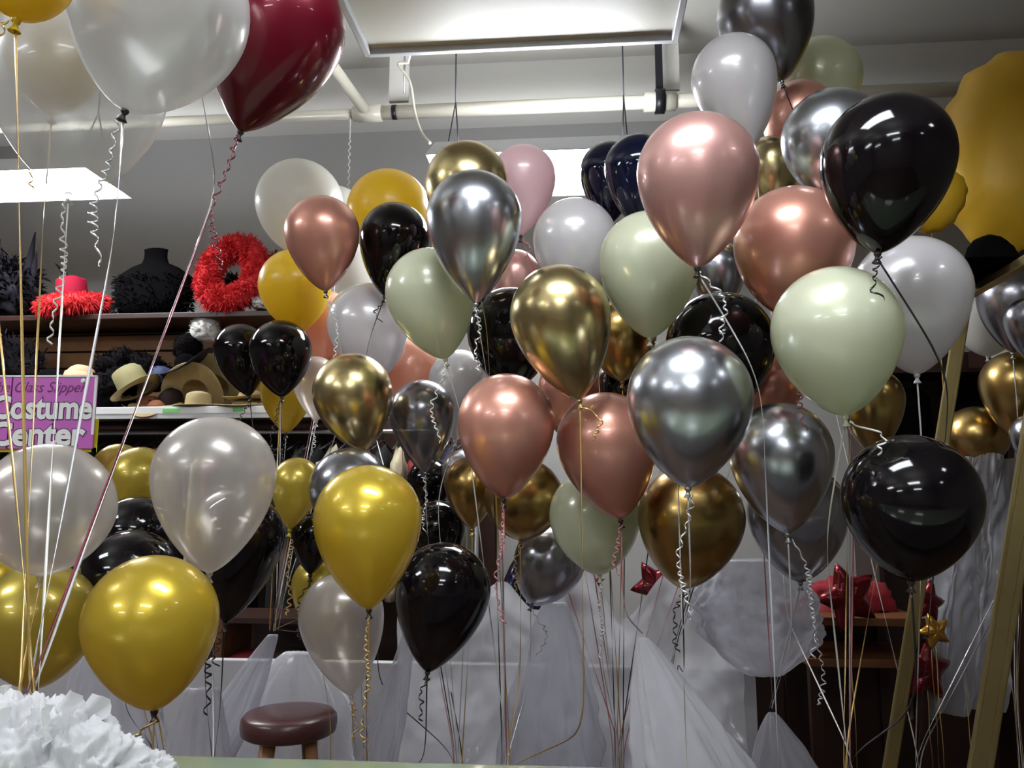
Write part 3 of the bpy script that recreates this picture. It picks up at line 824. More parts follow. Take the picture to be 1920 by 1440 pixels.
# ------------------------------------------------------------------ hats
def brim_bm(cr, br, curl, wave, th=0.006, droop=0.0, k0=0.0):
    bm = bmesh.new()
    def df(v):
        rr = sqrt(v.x ** 2 + v.y ** 2); u = max(0, (rr - cr) / max(1e-4, br - cr))
        a = math.atan2(v.y, v.x)
        return Vector((v.x, v.y, v.z + curl * u * u * (cos(a) ** 2) - droop * u * u * sin(a) ** 2 + wave * u * sin(3 * a + k0)))
    lathe(bm, [(cr * 0.97, th), (cr * 1.05 + .2 * (br - cr), th * .9), (cr + .6 * (br - cr), th * .8), (br - .003, th * .8), (br, th * .4), (br - .003, 0),
               (cr + .6 * (br - cr), 0), (cr * 1.05, 0), (cr * .97, 0.001), (cr * .97, th)], 44, deform=df)
    return bm
def crown_bm(cr, ch, taper, dome, pinch):
    bm = bmesh.new()
    tr = cr * taper
    prof = [(0, ch), (tr * .4, ch + 0), (tr * .75, ch - dome * .35), (tr * .93, ch - dome * .75), (tr, ch - dome), (cr * (taper + .5 * (1 - taper)), ch * .45), (cr, 0.006), (cr, 0.0)]
    def df(v):
        u = max(0, v.z / ch)
        dz = -pinch * math.exp(-(v.y / (cr * .28)) ** 2) * u ** 6
        return Vector((v.x, v.y * (1 - .12 * u * (1 if pinch else 0)), v.z + dz))
    lathe(bm, prof, 36, deform=df)
    return bm
def hat(label, pos, cr, ch, br, mc, mb=None, rot=(0, 0, 0), taper=.85, dome=.02, pinch=0.0, curl=0.0, wave=0.0, droop=0.0, band=None, flip=False, name='hat', cat='hat', group='hats on display'):
    t = thing(name, label, cat, pos, rot, group)
    finish('crown', crown_bm(cr, ch, taper, dome, pinch), M[mc], t)
    b = finish('brim', brim_bm(cr, br, curl, wave, droop=droop, k0=len(label)), M[mb or mc], t)
    if band:
        bm = bmesh.new(); lathe(bm, [(cr * 1.0, .008), (cr * 1.03, .009), (cr * 1.01, .035), (cr * .98, .036)], 36)
        finish('hat_band', bm, M[band], t)
    return t
def on_shelf(px, py, Y):
    return RM @ room_at(px, py, Y)
SZ = zs + 0.001
def shelf_pos(px, Y, dz=0.0):
    p = RM @ Vector((rpx(px, Y), Y, SZ + dz)); return p
hat('khaki felt hat with tall crown tilted on the shelf above brown one', shelf_pos(258, 4.64, .115), .10, .165, .155, 'felt_olive', 'felt_tan', (radians(0), radians(-33), YAW), pinch=.03, curl=.02, dome=.015, taper=.9)
hat('rust crowned hat under the tilted khaki hat', shelf_pos(283, 4.74), .088, .10, .16, 'felt_rust', 'felt_tan', (0, 0, YAW), curl=.05, pinch=.02)
hat('wide tan hat whose brim droops over the shelf edge', shelf_pos(295, 4.60, .012), .05, .04, .155, 'felt_rust', 'felt_tan', (radians(12), 0, YAW), droop=.05, curl=.02)
hat('dark brown bowler shaped hat right of the khaki one', shelf_pos(318, 4.70, .02), .08, .12, .12, 'felt_brown', None, (0, radians(20), YAW), dome=.05)
hat('light straw hat with rounded crown in front on the shelf', shelf_pos(374, 4.58, .004), .078, .095, .14, 'straw', 'straw', (0, 0, YAW), dome=.02, taper=.9, curl=.01)
hat('large tan wide brimmed hat leaning behind the straw hat', shelf_pos(368, 4.74, .115), .085, .09, .20, 'felt_tan', 'felt_tan', (radians(-62), 0, YAW), curl=-.05, dome=.03)
hat('pale wide straw hat leaning at the back of the shelf', shelf_pos(405, 4.86, .17), .085, .09, .23, 'straw', 'straw', (radians(-55), radians(8), YAW), curl=-.06, dome=.03)
hat('flat straw hat lowest in the stack at the shelf right', shelf_pos(462, 4.62, .0), .085, .045, .185, 'straw', 'straw', (0, 0, YAW), curl=.01, dome=.01, wave=.004)
hat('tan hat lying on the flat straw hat', shelf_pos(470, 4.64, .052), .075, .06, .16, 'felt_tan', 'felt_tan', (0, radians(-4), YAW), curl=.03, dome=.02)
hat('charcoal wide brimmed hat tilted across the straw hats', shelf_pos(350, 4.74, .27), .075, .09, .19, 'felt_black', 'felt_grey', (radians(8), radians(-25), YAW), curl=.05, dome=.04, droop=.02)
hat('slate blue hat behind the dark brown bowler', shelf_pos(300, 4.84, .20), .085, .10, .15, 'felt_blue', None, (0, radians(22), YAW), curl=.03, dome=.03)
hat('beige hat partly behind the magenta sign top', shelf_pos(150, 4.70, .20), .10, .09, .13, 'felt_beige', None, (0, radians(8), YAW), dome=.05)
hat('black wide brimmed hat behind the left part of the sign', shelf_pos(98, 4.66, .14), .11, .12, .22, 'felt_black', 'felt_black', (radians(10), radians(6), YAW), curl=.03, dome=.05)

def blob(bm, rx, ry, rz, seed, amp, freq, sub=4, floor=None):
    r = bmesh.ops.create_icosphere(bm, subdivisions=sub, radius=1)
    for v in r['verts']:
        d = v.co.normalized()
        n_ = noise.fractal(d * freq + Vector((seed, seed * .7, 0)), 0.6, 2.0, 4)
        s = 1 + amp * n_
        v.co = Vector((d.x * rx, d.y * ry, d.z * rz)) * s
        if floor is not None and v.co.z < floor: v.co.z = floor
    return r['verts']
def wig(label, pos, rx, ry, rz, m, seed, strand=None, name='wig', cat='wig', sl=.04, sw=.002, nst=900, amp=.35):
    t = thing(name, label, cat, pos, (0, 0, YAW), 'costume head pieces on display')
    bm = bmesh.new(); blob(bm, rx, ry, rz, seed, amp, 2.5, 4, -rz * .85)
    for v in bm.verts: v.co.z += rz * .85
    base = finish('hair_mass', bm, m, t)
    rnd = random.Random(seed)
    pd = []
    vs = base.data.vertices
    for _ in range(nst):
        v = vs[rnd.randrange(len(vs))]
        if v.co.z > .05:
            pd.append((v.co.copy(), (v.normal + Vector((rnd.uniform(-.6, .6), rnd.uniform(-.6, .6), rnd.uniform(-.3, .5)))).normalized()))
    bm = bmesh.new(); strands(bm, pd, sl, sw, seed)
    finish('loose_strands', bm, strand or m, t)
    return t
wig('shaggy black wig behind the khaki hat', shelf_pos(262, 4.86, .14), .19, .10, .13, M['wig_black'], 3)
wig('shaggy black wig in a heap right of the magenta sign', shelf_pos(210, 4.72, 0), .15, .13, .13, M['wig_black'], 5)
wig('black curly wig higher up right behind the sign', shelf_pos(222, 4.84, .20), .15, .09, .11, M['wig_black'], 8)
wig('round black fur hat above the charcoal brim', shelf_pos(348, 4.84, .33), .085, .08, .10, M['wig_black'], 12, name='fur_hat', cat='hat', sl=.012, amp=.1)
wig('white curled wig hanging by the pair of black balloons', shelf_pos(378, 4.86, .46), .09, .08, .095, M['wig_white'], 15, sl=.02, sw=.0015, amp=.15)
wig('small white ruffled piece near the red feather boa', shelf_pos(482, 4.84, .66), .055, .05, .04, M['wig_white'], 18, name='ruffle', cat='costume piece', sl=.02, amp=.3)

# --- upper ledge
LZ = zt + 0.001
def ledge_pos(px, Y=4.92, dz=0): return RM @ Vector((rpx(px, Y), Y, LZ + dz))
def feather_ring(bm, R1, R2, tube_r, n, length, width, seed, flat=(1, 1, 1), droop=.3):
    rnd = random.Random(seed); pd = []
    for _ in range(n):
        a = rnd.uniform(0, 2 * pi); b_ = rnd.uniform(0, 2 * pi)
        c = Vector((R1 * cos(a), R2 * sin(a), 0))
        d = Vector((cos(a) * cos(b_), sin(a) * cos(b_), sin(b_)))
        p = c + d * tube_r * .8
        d2 = (d + Vector((rnd.uniform(-.5, .5), rnd.uniform(-.5, .5), rnd.uniform(-.5, .5)))).normalized()
        pd.append((p, d2))
    strands(bm, pd, length, width, seed, droop)
def ring(bm, R1, R2, r, n=40, m_=12):
    rg = []
    for i in range(n):
        a = 2 * pi * i / n
        c = Vector((R1 * cos(a), R2 * sin(a), 0)); o = Vector((cos(a), sin(a), 0))
        rg.append([bm.verts.new(c + (o * cos(2 * pi * k / m_) + Vector((0, 0, 1)) * sin(2 * pi * k / m_)) * r * (1 + .15 * sin(7 * a + k))) for k in range(m_)])
    for i in range(n):
        A, B_ = rg[i], rg[(i + 1) % n]
        for k in range(m_): bm.faces.new((A[k], A[(k + 1) % m_], B_[(k + 1) % m_], B_[k]))
t = hat('crimson top hat edged with coral red feathers, upper left', ledge_pos(126, 4.86, .075), .095, .20, .17, 'felt_red', 'felt_red', (radians(6), radians(-6), YAW), taper=.98, dome=.03, pinch=.03, curl=.03)
bm = bmesh.new(); ring(bm, .175, .16, .045); feather_ring(bm, .175, .16, .05, 2600, .045, .0035, 4)
finish('feather_trim', bm, M['feather_red'], t)
bm = bmesh.new(); tube(bm, [(.0, .02, .12), (-.06, .02, .24), (-.11, .02, .30)], [.012, .016, .003], 8); finish('black_plume', bm, M['feather_black'], t)

# black mannequin bust with a collar
t = thing('mannequin_bust', 'headless black mannequin bust between the two red feathered pieces', 'mannequin', ledge_pos(277, 4.9), (0, 0, YAW))
t.scale = (1.08, 1, 1.22)
bm = bmesh.new()
def dfb(v):
    return Vector((v.x * 1.0, v.y * .45, v.z))
lathe(bm, [(0, 0), (.20, 0), (.235, .08), (.245, .17), (.225, .225), (.15, .27), (.085, .295), (.073, .325), (.072, .355), (.076, .372), (.05, .378), (0, .378)], 40, deform=dfb)
finish('torso', bm, M['felt_black'], t)
bm = bmesh.new(); pd = []
rnd = random.Random(4)
for _ in range(900):
    a = rnd.uniform(0, 2 * pi); zz = rnd.uniform(.0, .22)
    p = Vector((.235 * cos(a), .105 * sin(a), zz)); pd.append((p, Vector((cos(a), sin(a), rnd.uniform(-.4, .6))).normalized()))
strands(bm, pd, .035, .004, 9); finish('feather_shawl', bm, M['feather_black'], t)

# red feather boa wreath, standing up
t = thing('feather_boa', 'coral red feather boa looped into a wreath right of the black bust', 'feather boa', ledge_pos(424, 4.84, .26), (0, 0, YAW), None)
bm = bmesh.new(); ring(bm, .135, .15, .058); feather_ring(bm, .135, .15, .065, 4600, .042, .004, 21)
o = finish('feathers', bm, M['feather_red'], t, True, (0, 0, 0), (radians(78), radians(12), 0))
o.scale = (1.15, 1.3, 1)
t = wig('dark red feathered hat right behind the coral boa', ledge_pos(505, 4.96, 0.02), .13, .10, .20, M['feather_dark'], 31, M['feather_dark'], 'feathered_hat', 'hat', .05, .004, 1600, .2)
wig('black feathered piece seen through the loop of the coral boa', ledge_pos(424, 5.10, 0.0), .07, .05, .17, M['feather_black'], 33, M['feather_black'], 'feathered_collar', 'costume piece', .05, .004, 900, .25)
t = wig('charcoal spiky feathered headdress at the far left of the ledge', ledge_pos(-4, 4.9), .20, .13, .20, M['feather_grey'], 41, M['feather_black'], 'feather_headdress', 'headdress', .09, .006, 1500, .35)
bm = bmesh.new()
for (x, zt_, lean) in ((-.12, .56, .04), (-.02, .50, -.04), (.12, .60, .05), (.17, .46, .02)):
    tube(bm, [(x, 0, .12), (x + lean * .5, 0, zt_ * .6), (x + lean, 0, zt_)], [.05, .03, .004], 8)
finish('tall_plumes', bm, M['feather_grey'], t)
wig('dark heap of feathers under the headdress at far left', shelf_pos(20, 4.8, .0), .20, .12, .25, M['wig_black'], 43, M['feather_grey'], 'feather_heap', 'costume piece', .06, .004, 1000, .35)

# ------------------------------------------------------------------ the magenta sign
SD = 2.75
sc_ = SD / F
sl, st = at(-26, 704, SD), None
def sp_(px, py, dy=0.0):
    p = at(px, py, SD); return p
sg = thing('shop_sign', 'magenta sign with white Costume Center lettering at the left edge', 'sign', at(76, 772, SD), (radians(0), 0, 0))
base = at(76, 772, SD)
def sx_(px): return (px - 76) * sc_
def sz_(py): return (772 - py) * sc_
for (x0, x1) in ((-26, 17), (19.5, 178)):
    bx('board_half', ((sx_(x0) + sx_(x1)) / 2, 0.004, (sz_(703) + sz_(841)) / 2), ((x1 - x0) * sc_, 0.008, 138 * sc_), M['magenta'], sg, bev=.001)
bm = bmesh.new()
box(bm, ((sx_(-26) + sx_(178)) / 2, -0.001, sz_(704.5)), (204 * sc_, .004, 3.2 * sc_))
box(bm, (sx_(176.5), -0.001, sz_(760)), (4.5 * sc_, .004, 110 * sc_))
finish('white_border', bm, M['sign_white'], sg, False)
bx('fold_gap', (sx_(18.2), 0.006, sz_(772)), (2 * sc_, .004, 138 * sc_), M['sign_dark'], sg)
bm = bmesh.new()
box(bm, (sx_(178), 0.014, sz_(816)), (9 * sc_, .003, 62 * sc_)); box(bm, (sx_(80), 0.014, sz_(843)), (204 * sc_, .003, 8 * sc_))
finish('yellow_backing_card', bm, M['card_yellow'], sg, False)
bx('sign_pole', (0, 0.03, -base.z / 2 + .03), (.02, .02, base.z + .06), M['steel'], sg)
bm = bmesh.new()
lathe(bm, [(0, .0), (.004, 0), (.009 , .0), (.009, .002), (0, .002)], 20, Matrix.Translation((sx_(153), -.002, sz_(714))) @ Matrix.Rotation(pi / 2, 4, 'X'))
finish('white_grommet', bm, M['sign_white'], sg)
def text(body, px, py, hpx, m, name, wpx=None, off=0.0, y=-0.003, shear=0.0, ext=0.0004):
    def outline(o_):
        cu = bpy.data.curves.new(name, 'FONT'); cu.body = body; cu.size = 1.0
        cu.offset = o_; cu.shear = shear; cu.resolution_u = 6
        tmp = bpy.data.objects.new(name + '_tmp', cu); C.objects.link(tmp)
        dg = bpy.context.evaluated_depsgraph_get(); dg.update()
        me_ = bpy.data.meshes.new_from_object(tmp.evaluated_get(dg))
        bpy.data.objects.remove(tmp)
        return me_
    ref_ = outline(0.0); x0 = min(v.co.x for v in ref_.vertices); x1 = max(v.co.x for v in ref_.vertices)
    me = outline(off) if off else ref_
    s = hpx * sc_ / 0.70; sxx = wpx * sc_ / (x1 - x0)
    for v in me.vertices:
        v.co = Vector(((v.co.x - x0) * sxx, 0, v.co.y * s))
    for f in me.polygons: f.use_smooth = False
    me.materials.append(m)
    o = bpy.data.objects.new(name, me); C.objects.link(o); o.parent = sg
    o.location = (sx_(px), y, sz_(py))
    md = o.modifiers.new('thick', 'SOLIDIFY'); md.thickness = ext; md.offset = 0
    return o
text('The Glass Slipper', -22, 735, 20, M['sign_purple'], 'script_lettering', 182, 0.0, y=-.0008, shear=.35)
for body, py, w_ in (('Costume', 784, 184), ('Center', 834, 174)):
    text(body, -13, py, 42, M['sign_dark'], 'letter_outline', w_, 0.062, y=-.0008)
    text(body, -13, py, 42, M['sign_white'], 'lettering', w_, 0.036, y=-.0016)

# ------------------------------------------------------------------ stool, partition, counter
st_c = at(543, 1333, 2.95)
t = thing('bar_stool', 'round stool with maroon vinyl seat and four wooden legs', 'stool', (st_c.x, st_c.y, 0), (0, 0, .35))
sh_ = st_c.z
bm = bmesh.new(); lathe(bm, [(0, sh_), (.12, sh_ - .001), (.16, sh_ - .006), (.172, sh_ - .02), (.174, sh_ - .045), (.170, sh_ - .07), (.158, sh_ - .078), (0, sh_ - .078)], 48)
finish('seat', bm, M['leather'], t)
for k in range(4):
    a = pi / 4 + k * pi / 2
    bm = bmesh.new(); tube(bm, [(.10 * cos(a), .10 * sin(a), sh_ - .078), (.19 * cos(a), .19 * sin(a), 0)], [.023, .017], 10)
    finish('leg', bm, M['wood_light'], t)
for k in range(4):
    a = pi / 4 + k * pi / 2; b_ = a + pi / 2
    q = 1 - .35 / sh_; zz = .30 if k % 2 else .24; r_ = .19 - .09 * zz / sh_ 
    bm = bmesh.new(); tube(bm, [(r_ * cos(a), r_ * sin(a), zz), (r_ * cos(b_), r_ * sin(b_), zz)], .010, 8)
    finish('rung', bm, M['wood_light'], t)

PYp = 3.5
zp = rpz(1238, PYp, 450)
o = rbox('low_divider', rpx(-200, PYp), rpx(1395, PYp), PYp, PYp + .05, 0, zp, M['partition'], None, .004)
tag(o, 'long low pale divider board behind the stool and the clear bags', 'divider')

zc = rpz(1426, 1.3, 640)
ct = thing('glass_counter', 'glass topped shop counter whose far edge crosses the bottom of photo', 'counter', (0, 0, 0), RR)
bx('glass_top', (0.9, .95, zc - .006), (4.4, .70, .012), M['glass_edge'], ct, bev=.002)
bx('metal_edge', (0.9, 1.302, zc - .009), (4.4, .006, .016), M['steel'], ct)
bx('showcase_body', (0.9, .95, (zc - .03) / 2), (4.3, .6, zc - .03), M['partition'], ct)
for x in (-1.2, 3.0):
    bx('metal_post', (x, 1.27, (zc - .014) / 2), (.02, .02, zc - .014), M['steel'], ct)

# ------------------------------------------------------------------ white tissue wrap on the counter, ribbons gathered in it
t = thing('tissue_wrapped_weight', 'crumpled white tissue wrap holding ribbons, on the counter at lower left', 'balloon weight', RM @ Vector((loc_of(at(90, 1400, 1.13)).x, loc_of(at(90, 1400, 1.13)).y, zc)))
bm = bmesh.new()
def crumple(bm, c, rx, ry, rz, seed):
    r = bmesh.ops.create_icosphere(bm, subdivisions=6, radius=1)
    for v in r['verts']:
        d = v.co.normalized(); q = d * 1.6 + Vector((seed, seed * .3, 0))
        f = .30 * noise.noise(q) + .20 * (1 - 2 * abs(noise.noise(q * 2.3))) + .10 * (1 - 2 * abs(noise.noise(q * 5.1))) + .045 * (1 - 2 * abs(noise.noise(q * 11)))
        v.co = Vector((d.x * rx, d.y * ry, d.z * rz)) * (1 + f)
        v.co += Vector(c)
        if v.co.z < 0.001: v.co.z = 0.001
for (c_, a_, b_, h_, sd) in (((-.03, 0, .0), .085, .07, .112, 2), ((-.115, .02, 0), .07, .07, .108, 5), ((.055, 0, 0), .075, .07, .075, 9), ((.125, .01, 0), .05, .05, .040, 12)):
    crumple(bm, c_, a_, b_, h_, sd)
finish('crumpled_wrap', bm, M['tulle'], t)
bm = bmesh.new()
for k in range(30):
    a = random.uniform(0, 2 * pi); r_ = random.uniform(.02, .09)
    p = Vector((-.04 + r_ * 1.3 * cos(a), r_ * .7 * sin(a) - .01, .06 + .05 * random.random()))
    L_, w_ = random.uniform(.02, .045), random.uniform(.015, .025)
    d_ = Vector((cos(a) * .6, sin(a) * .5, random.uniform(.4, 1.2))).normalized()
    s_ = d_.cross(Vector((sin(a), -cos(a), .3))).normalized()
    g = []
    for i in range(6):
        row = []
        for j in range(6):
            u, v_ = i / 5 - .5, j / 5
            row.append(bm.verts.new(p + s_ * u * w_ * (1.2 + .6 * v_) + d_ * v_ * L_ * (1 - abs(u) * .6) + d_.cross(s_) * .008 * sin(u * 9 + k) * v_))
        g.append(row)
    for i in range(5):
        for j in range(5): bm.faces.new((g[i][j], g[i + 1][j], g[i + 1][j + 1], g[i][j + 1]))
finish('ruffled_edges', bm, M['tulle'], t)

# ------------------------------------------------------------------ clear plastic bags and sheets
def bag(label, px, py, d, w0, w1, hpx, m, seed, skew=0.0, bulge=0.0, name='plastic_bag', cat='plastic bag', depth=.5, folds=7, to_floor=False):
    """a loosely hanging bag from (px,py): w0/w1 widths in photo pixels at top and bottom, hpx tall"""
    top = at(px, py, d); bot = at(px + skew, py + hpx, d); bot.y = top.y
    if to_floor: bot = bot + (bot - top) * ((bot.z - .003) / max(.01, top.z - bot.z))
    r0, r1 = w0 / 2 / F * d, w1 / 2 / F * d
    bm = bmesh.new(); nu, nv = 130, 80; g = []
    H = bot - top; frac = (hpx / F * d) / H.length
    for j in range(nv + 1):
        u = j / nv
        uu = min(1, u / frac)
        c = H * u
        col = []
        rr = r0 + (r1 - r0) * (uu ** .8) + bulge / 2 / F * d * sin(pi * min(1, uu)) 
        if u > .97: rr *= .97
        for i in range(nu):
            a = 2 * pi * i / nu
            f = .10 * sin(folds * a + seed + 2.5 * u) + .06 * sin((folds * 2 + 1) * a - 4 * u + seed) + .16 * noise.noise(Vector((cos(a) * 1.7, sin(a) * 1.7, u * 4 + seed)))
            f2 = .12 * noise.noise(Vector((cos(a) * 5, sin(a) * 5, u * 11 + seed))) + .16 * (.4 - abs(noise.noise(Vector((cos(a) * 3, sin(a) * 3, u * 6 + seed + 9))))) + .05 * (.4 - abs(noise.noise(Vector((cos(a) * 9, sin(a) * 9, u * 19 + seed)))))
            k = min(1, .3 + u * 2)
            q = rr * (1 + (f + f2) * k)
            col.append(bm.verts.new(c + Vector((q * cos(a), q * sin(a) * depth, .01 * f2))))
        g.append(col)
    for j in range(nv):
        for i in range(nu): bm.faces.new((g[j][i], g[j][(i + 1) % nu], g[j + 1][(i + 1) % nu], g[j + 1][i]))
    bm.faces.new(g[0][::-1])
    o = finish(name, bm, m, None, True, top)
    return tag(o, label, cat, 'clear plastic wrapping')
bag('narrow crinkled clear bag hanging left above the stool', 512, 1190, 3.1, 18, 80, 150, M['film'], 1, -75, depth=.4, to_floor=True)
bag('puffed clear bag right behind the stool seat', 560, 1222, 3.3, 50, 190, 130, M['film_white'], 2, 0, depth=.28, bulge=30, to_floor=True)
bag('slanted thin clear bag right of the dull see-through balloon', 775, 1150, 3.0, 10, 62, 230, M['film'], 3, -50, depth=.35, to_floor=True)
bag('bright milky plastic bag low in the middle with pointed top', 1206, 1196, 2.55, 16, 210, 250, M['film_white'], 4, 95, depth=.45, to_floor=True)
bag('tall hazy bag left of the bright milky one', 1040, 1130, 3.05, 40, 170, 300, M['film'], 5, -10, depth=.4, bulge=20, to_floor=True)
bag('big round hazy bag under the chrome balloons at right', 1405, 1050, 3.02, 130, 60, 210, M['film'], 6, 20, bulge=130, depth=.45, to_floor=False)
bag('small clear bag tied at the bottom right of the milky one', 1447, 1336, 2.75, 12, 130, 110, M['film'], 7, 20, depth=.5, to_floor=True)
bag('crumpled clear bag at bottom left beside the tissue wrap', 380, 1290, 2.6, 60, 120, 140, M['film'], 8, -10, depth=.5, to_floor=True)
bag('grey hazy bag under the large lower left gold balloon', 210, 1190, 2.9, 90, 200, 200, M['film'], 9, 20, depth=.4, to_floor=True)

def sheet(label, corners, m, folds, seed, Yd, amp=.03, peaks=0.0, name='plastic_sheet', cat='plastic sheet', res=(120, 60), fl=None):
    """hanging film between photo corners (TL, TR, BR, BL as px, py) at depth Yd"""
    P = []
    for x, y in corners:
        e = at(x, y, 1) - Vector((0, 0, CAMZ)); P.append(Vector((0, 0, CAMZ)) + e * (Yd / e.y))
    if fl is not None:
        P[2].z = fl; P[3].z = fl
    o0 = P[0].copy(); bm = bmesh.new(); g = []
    for i in range(res[0] + 1):
        u = i / res[0]; col = []
        for j in range(res[1] + 1):
            v = j / res[1]
            p = P[0].lerp(P[1], u).lerp(P[3].lerp(P[2], u), v)
            yy = amp * (sin(folds * 2 * pi * u + seed + v) + .6 * sin(folds * 5 * u + 3 * v)) * (0.5 + .5 * v) + amp * 1.6 * noise.noise(Vector((u * 7, v * 5, seed))) + amp * .6 * noise.noise(Vector((u * 22, v * 17, seed)))
            zz = peaks * (1 - v) ** 2 * (noise.noise(Vector((u * folds * .9, 0, seed))) )
            col.append(bm.verts.new(p - o0 + Vector((0, yy, zz))))
        g.append(col)
    for i in range(res[0]):
        for j in range(res[1]):
            bm.faces.new((g[i][j], g[i][j + 1], g[i + 1][j + 1], g[i + 1][j]))
    return tag(finish(name, bm, m, None, True, o0), label, cat, 'clear plastic wrapping')
sheet('wide hazy plastic sheet hanging behind the ribbons low in the middle', [(745, 1120), (1392, 1110), (1392, 1440), (740, 1440)], M['film_white'], 7, 2.2, 3.33, .03, .28, fl=.02)
sheet('hazy plastic drape hanging beyond the gold frame at right', [(1765, 860), (1905, 850), (1880, 1330), (1700, 1350)], M['film'], 3, 5.1, 3.6, .03, .05, fl=None)

# ------------------------------------------------------------------ foil stars
def star(label, px, py, d, size, m, rot, seed, name='foil_star_balloon', stretch=1.0, n=5, inner=.5):
    t = thing(name, label, 'foil balloon', at(px, py, d), (0, 0, 0), 'foil balloons low behind the bunch')
    R = size / F * d
    bm = bmesh.new()
    N = n * 8
    h_ = pi / n
    def rad(a):                                    # straight edged star, tips a little blunt
        k = abs(((a + h_) % (2 * h_)) - h_)
        r_ = R * inner * sin(h_) / (sin(h_ - k) + inner * sin(k))
        return min(r_, R * .93)
    rings = [[], [], [], [], []]
    fr = [1.0, .8, .55, .28]
    for side in (-1, 1):
        prev = None
        for q, f in enumerate(fr):
            L = []
            for i in range(N):
                a = 2 * pi * i / N
                if q == 0 and side == 1: L = first; break
                r = rad(a) * f
                y = side * R * .26 * sqrt(max(0, 1 - f * f)) * (1 + .08 * sin(9 * a + seed))
                L.append(bm.verts.new((r * sin(a), y, r * cos(a) * stretch)))
            if q == 0 and side == -1: first = L
            if prev:
                for i in range(N):
                    bm.faces.new((prev[i], prev[(i + 1) % N], L[(i + 1) % N], L[i]))
            prev = L
        c = bm.verts.new((0, side * R * .26, 0))
        for i in range(N): bm.faces.new((prev[i], prev[(i + 1) % N], c))
    bmesh.ops.recalc_face_normals(bm, faces=bm.faces)
    o = finish('foil_skin', bm, m, t, True, (0, 0, 0), (0, rot, seed * .2 % .5))
    bm = bmesh.new()
    z0 = -R * .45
    strip(bm, [Vector((0.002 * sin(i), .0, z0 + (-t.location.z + .012 - z0) * i / 20)) for i in range(21)], .004, twist=.2)
    finish('ribbon', bm, M['r_gold'], t)
    return t
star('red foil star low behind the ivory balloon', 1085, 1112, 3.68, 62, M['red_foil'], .5, 1)
star('orange red foil star left of the darker red one', 1008, 1160, 3.95, 56, M['red_foil'], .2, 2)
star('navy pointed foil star low right of the lowest black balloon', 968, 1150, 3.68, 104, M['navy_foil'], pi, 3, stretch=1.1)
star('navy foil star under the low bronze gold balloon', 1312, 1112, 3.68, 62, M['navy_foil'], .55, 4)
star('dark red foil star left of the low bronze gold balloon', 1228, 1096, 3.68, 52, M['red_foil'], .1, 5)
star('large red foil star on the left of the gold frame post', 1590, 1120, 3.3, 74, M['red_foil'], .3, 6)
star('red foil star upper one beyond the gold frame post', 1740, 1130, 3.35, 48, M['red_foil'], .9, 7)
star('small gold foil star between the two red ones', 1752, 1184, 3.1, 38, M['gold_foil'], .3, 8)
star('large red foil star lowest beyond the gold frame post', 1736, 1258, 3.35, 66, M['red_foil'], .7, 9)

def puff(label, px, py, d, wpx, hpx, m, rot=0, name='yellow_stand_in_shape'):  # plain puffed shape added as a stand-in for a yellow costume figure
    rx, rz = wpx / 2 / F * d, hpx / 2 / F * d
    t = thing(name, label, 'foil balloon', at(px, py, d), (0, 0, 0))
    bm = bmesh.new(); r = bmesh.ops.create_uvsphere(bm, u_segments=64, v_segments=32, radius=1)
    for v in bm.verts:
        a = math.atan2(v.co.z, v.co.x); e = abs(v.co.y)
        k = 1 + .03 * sin(a * 14) * (1 - e) ** 2
        sgn = 1
        v.co = Vector((math.copysign(abs(v.co.x) ** .8, v.co.x) * rx * k, v.co.y * rx * .55, math.copysign(abs(v.co.z) ** .8, v.co.z) * rz * k))
    finish('foil_skin', bm, m, t, True, (0, 0, 0), (0, rot, -.25))
    bm = bmesh.new(); z0 = -rz * .95; zl_ = -t.location.z + .012
    strip(bm, [Vector((0, .0, z0 + (zl_ - z0) * i / 20)) for i in range(21)], .004, twist=.2)
    finish('ribbon', bm, M['r_gold'], t)
puff('very large plain yellow stand-in for a costume figure cut by the right edge', 1945, 285, 3.75, 330, 400, M['yellow_stand_in'], .1)
puff('small plain yellow stand-in for a costume part under the large black balloon', 1742, 372, 3.1, 120, 130, M['yellow_stand_in'], .5)

# ------------------------------------------------------------------ right side: gold frame, hats, rack, table
fr = thing('gold_frame', 'tall open brass framed stand leaning at the right edge', 'frame', at(1655, 1500, 2.9) * 1.0)
TL, TR, BL_, BR_ = F_TL, F_TR, F_BL, F_BR
fr.location = (BL_.x, BL_.y, 0)
o0 = Vector(fr.location)
def bar(name, a, b_, w_, th, m, parent, off, ref):
    d_ = (b_ - a); L = d_.length; z_ = d_.normalized(); x_ = (ref - z_ * ref.dot(z_)).normalized(); y_ = z_.cross(x_)
    mt = Matrix((x_, y_, z_)).transposed().to_4x4(); mt.translation = (a + b_) / 2 - off
    bm = bmesh.new(); box(bm, (0, 0, 0), (w_, th, L), bev=.004)
    box(bm, (w_ * .28, -th * .55, 0), (w_ * .2, .004, L - .01)); box(bm, (-w_ * .28, -th * .55, 0), (w_ * .2, .004, L - .01))
    bmesh.ops.transform(bm, matrix=mt, verts=bm.verts)
    return finish(name, bm, m, parent, False)
ref = Vector((1, -.35, 0)).normalized()
bar('left_post', BL_, TL, .046, .03, M['brass'], fr, o0, ref)
bar('right_post', BR_, TR, .056, .03, M['brass'], fr, o0, ref)
bar('top_rail', TL, TR, .03, .034, M['brass'], fr, o0, Vector((0, 0, 1)))
bar('bottom_rail', BL_ + Vector((0, 0, .03)), BR_ + Vector((0, 0, .03)), .03, .034, M['brass'], fr, o0, Vector((0, 0, 1)))

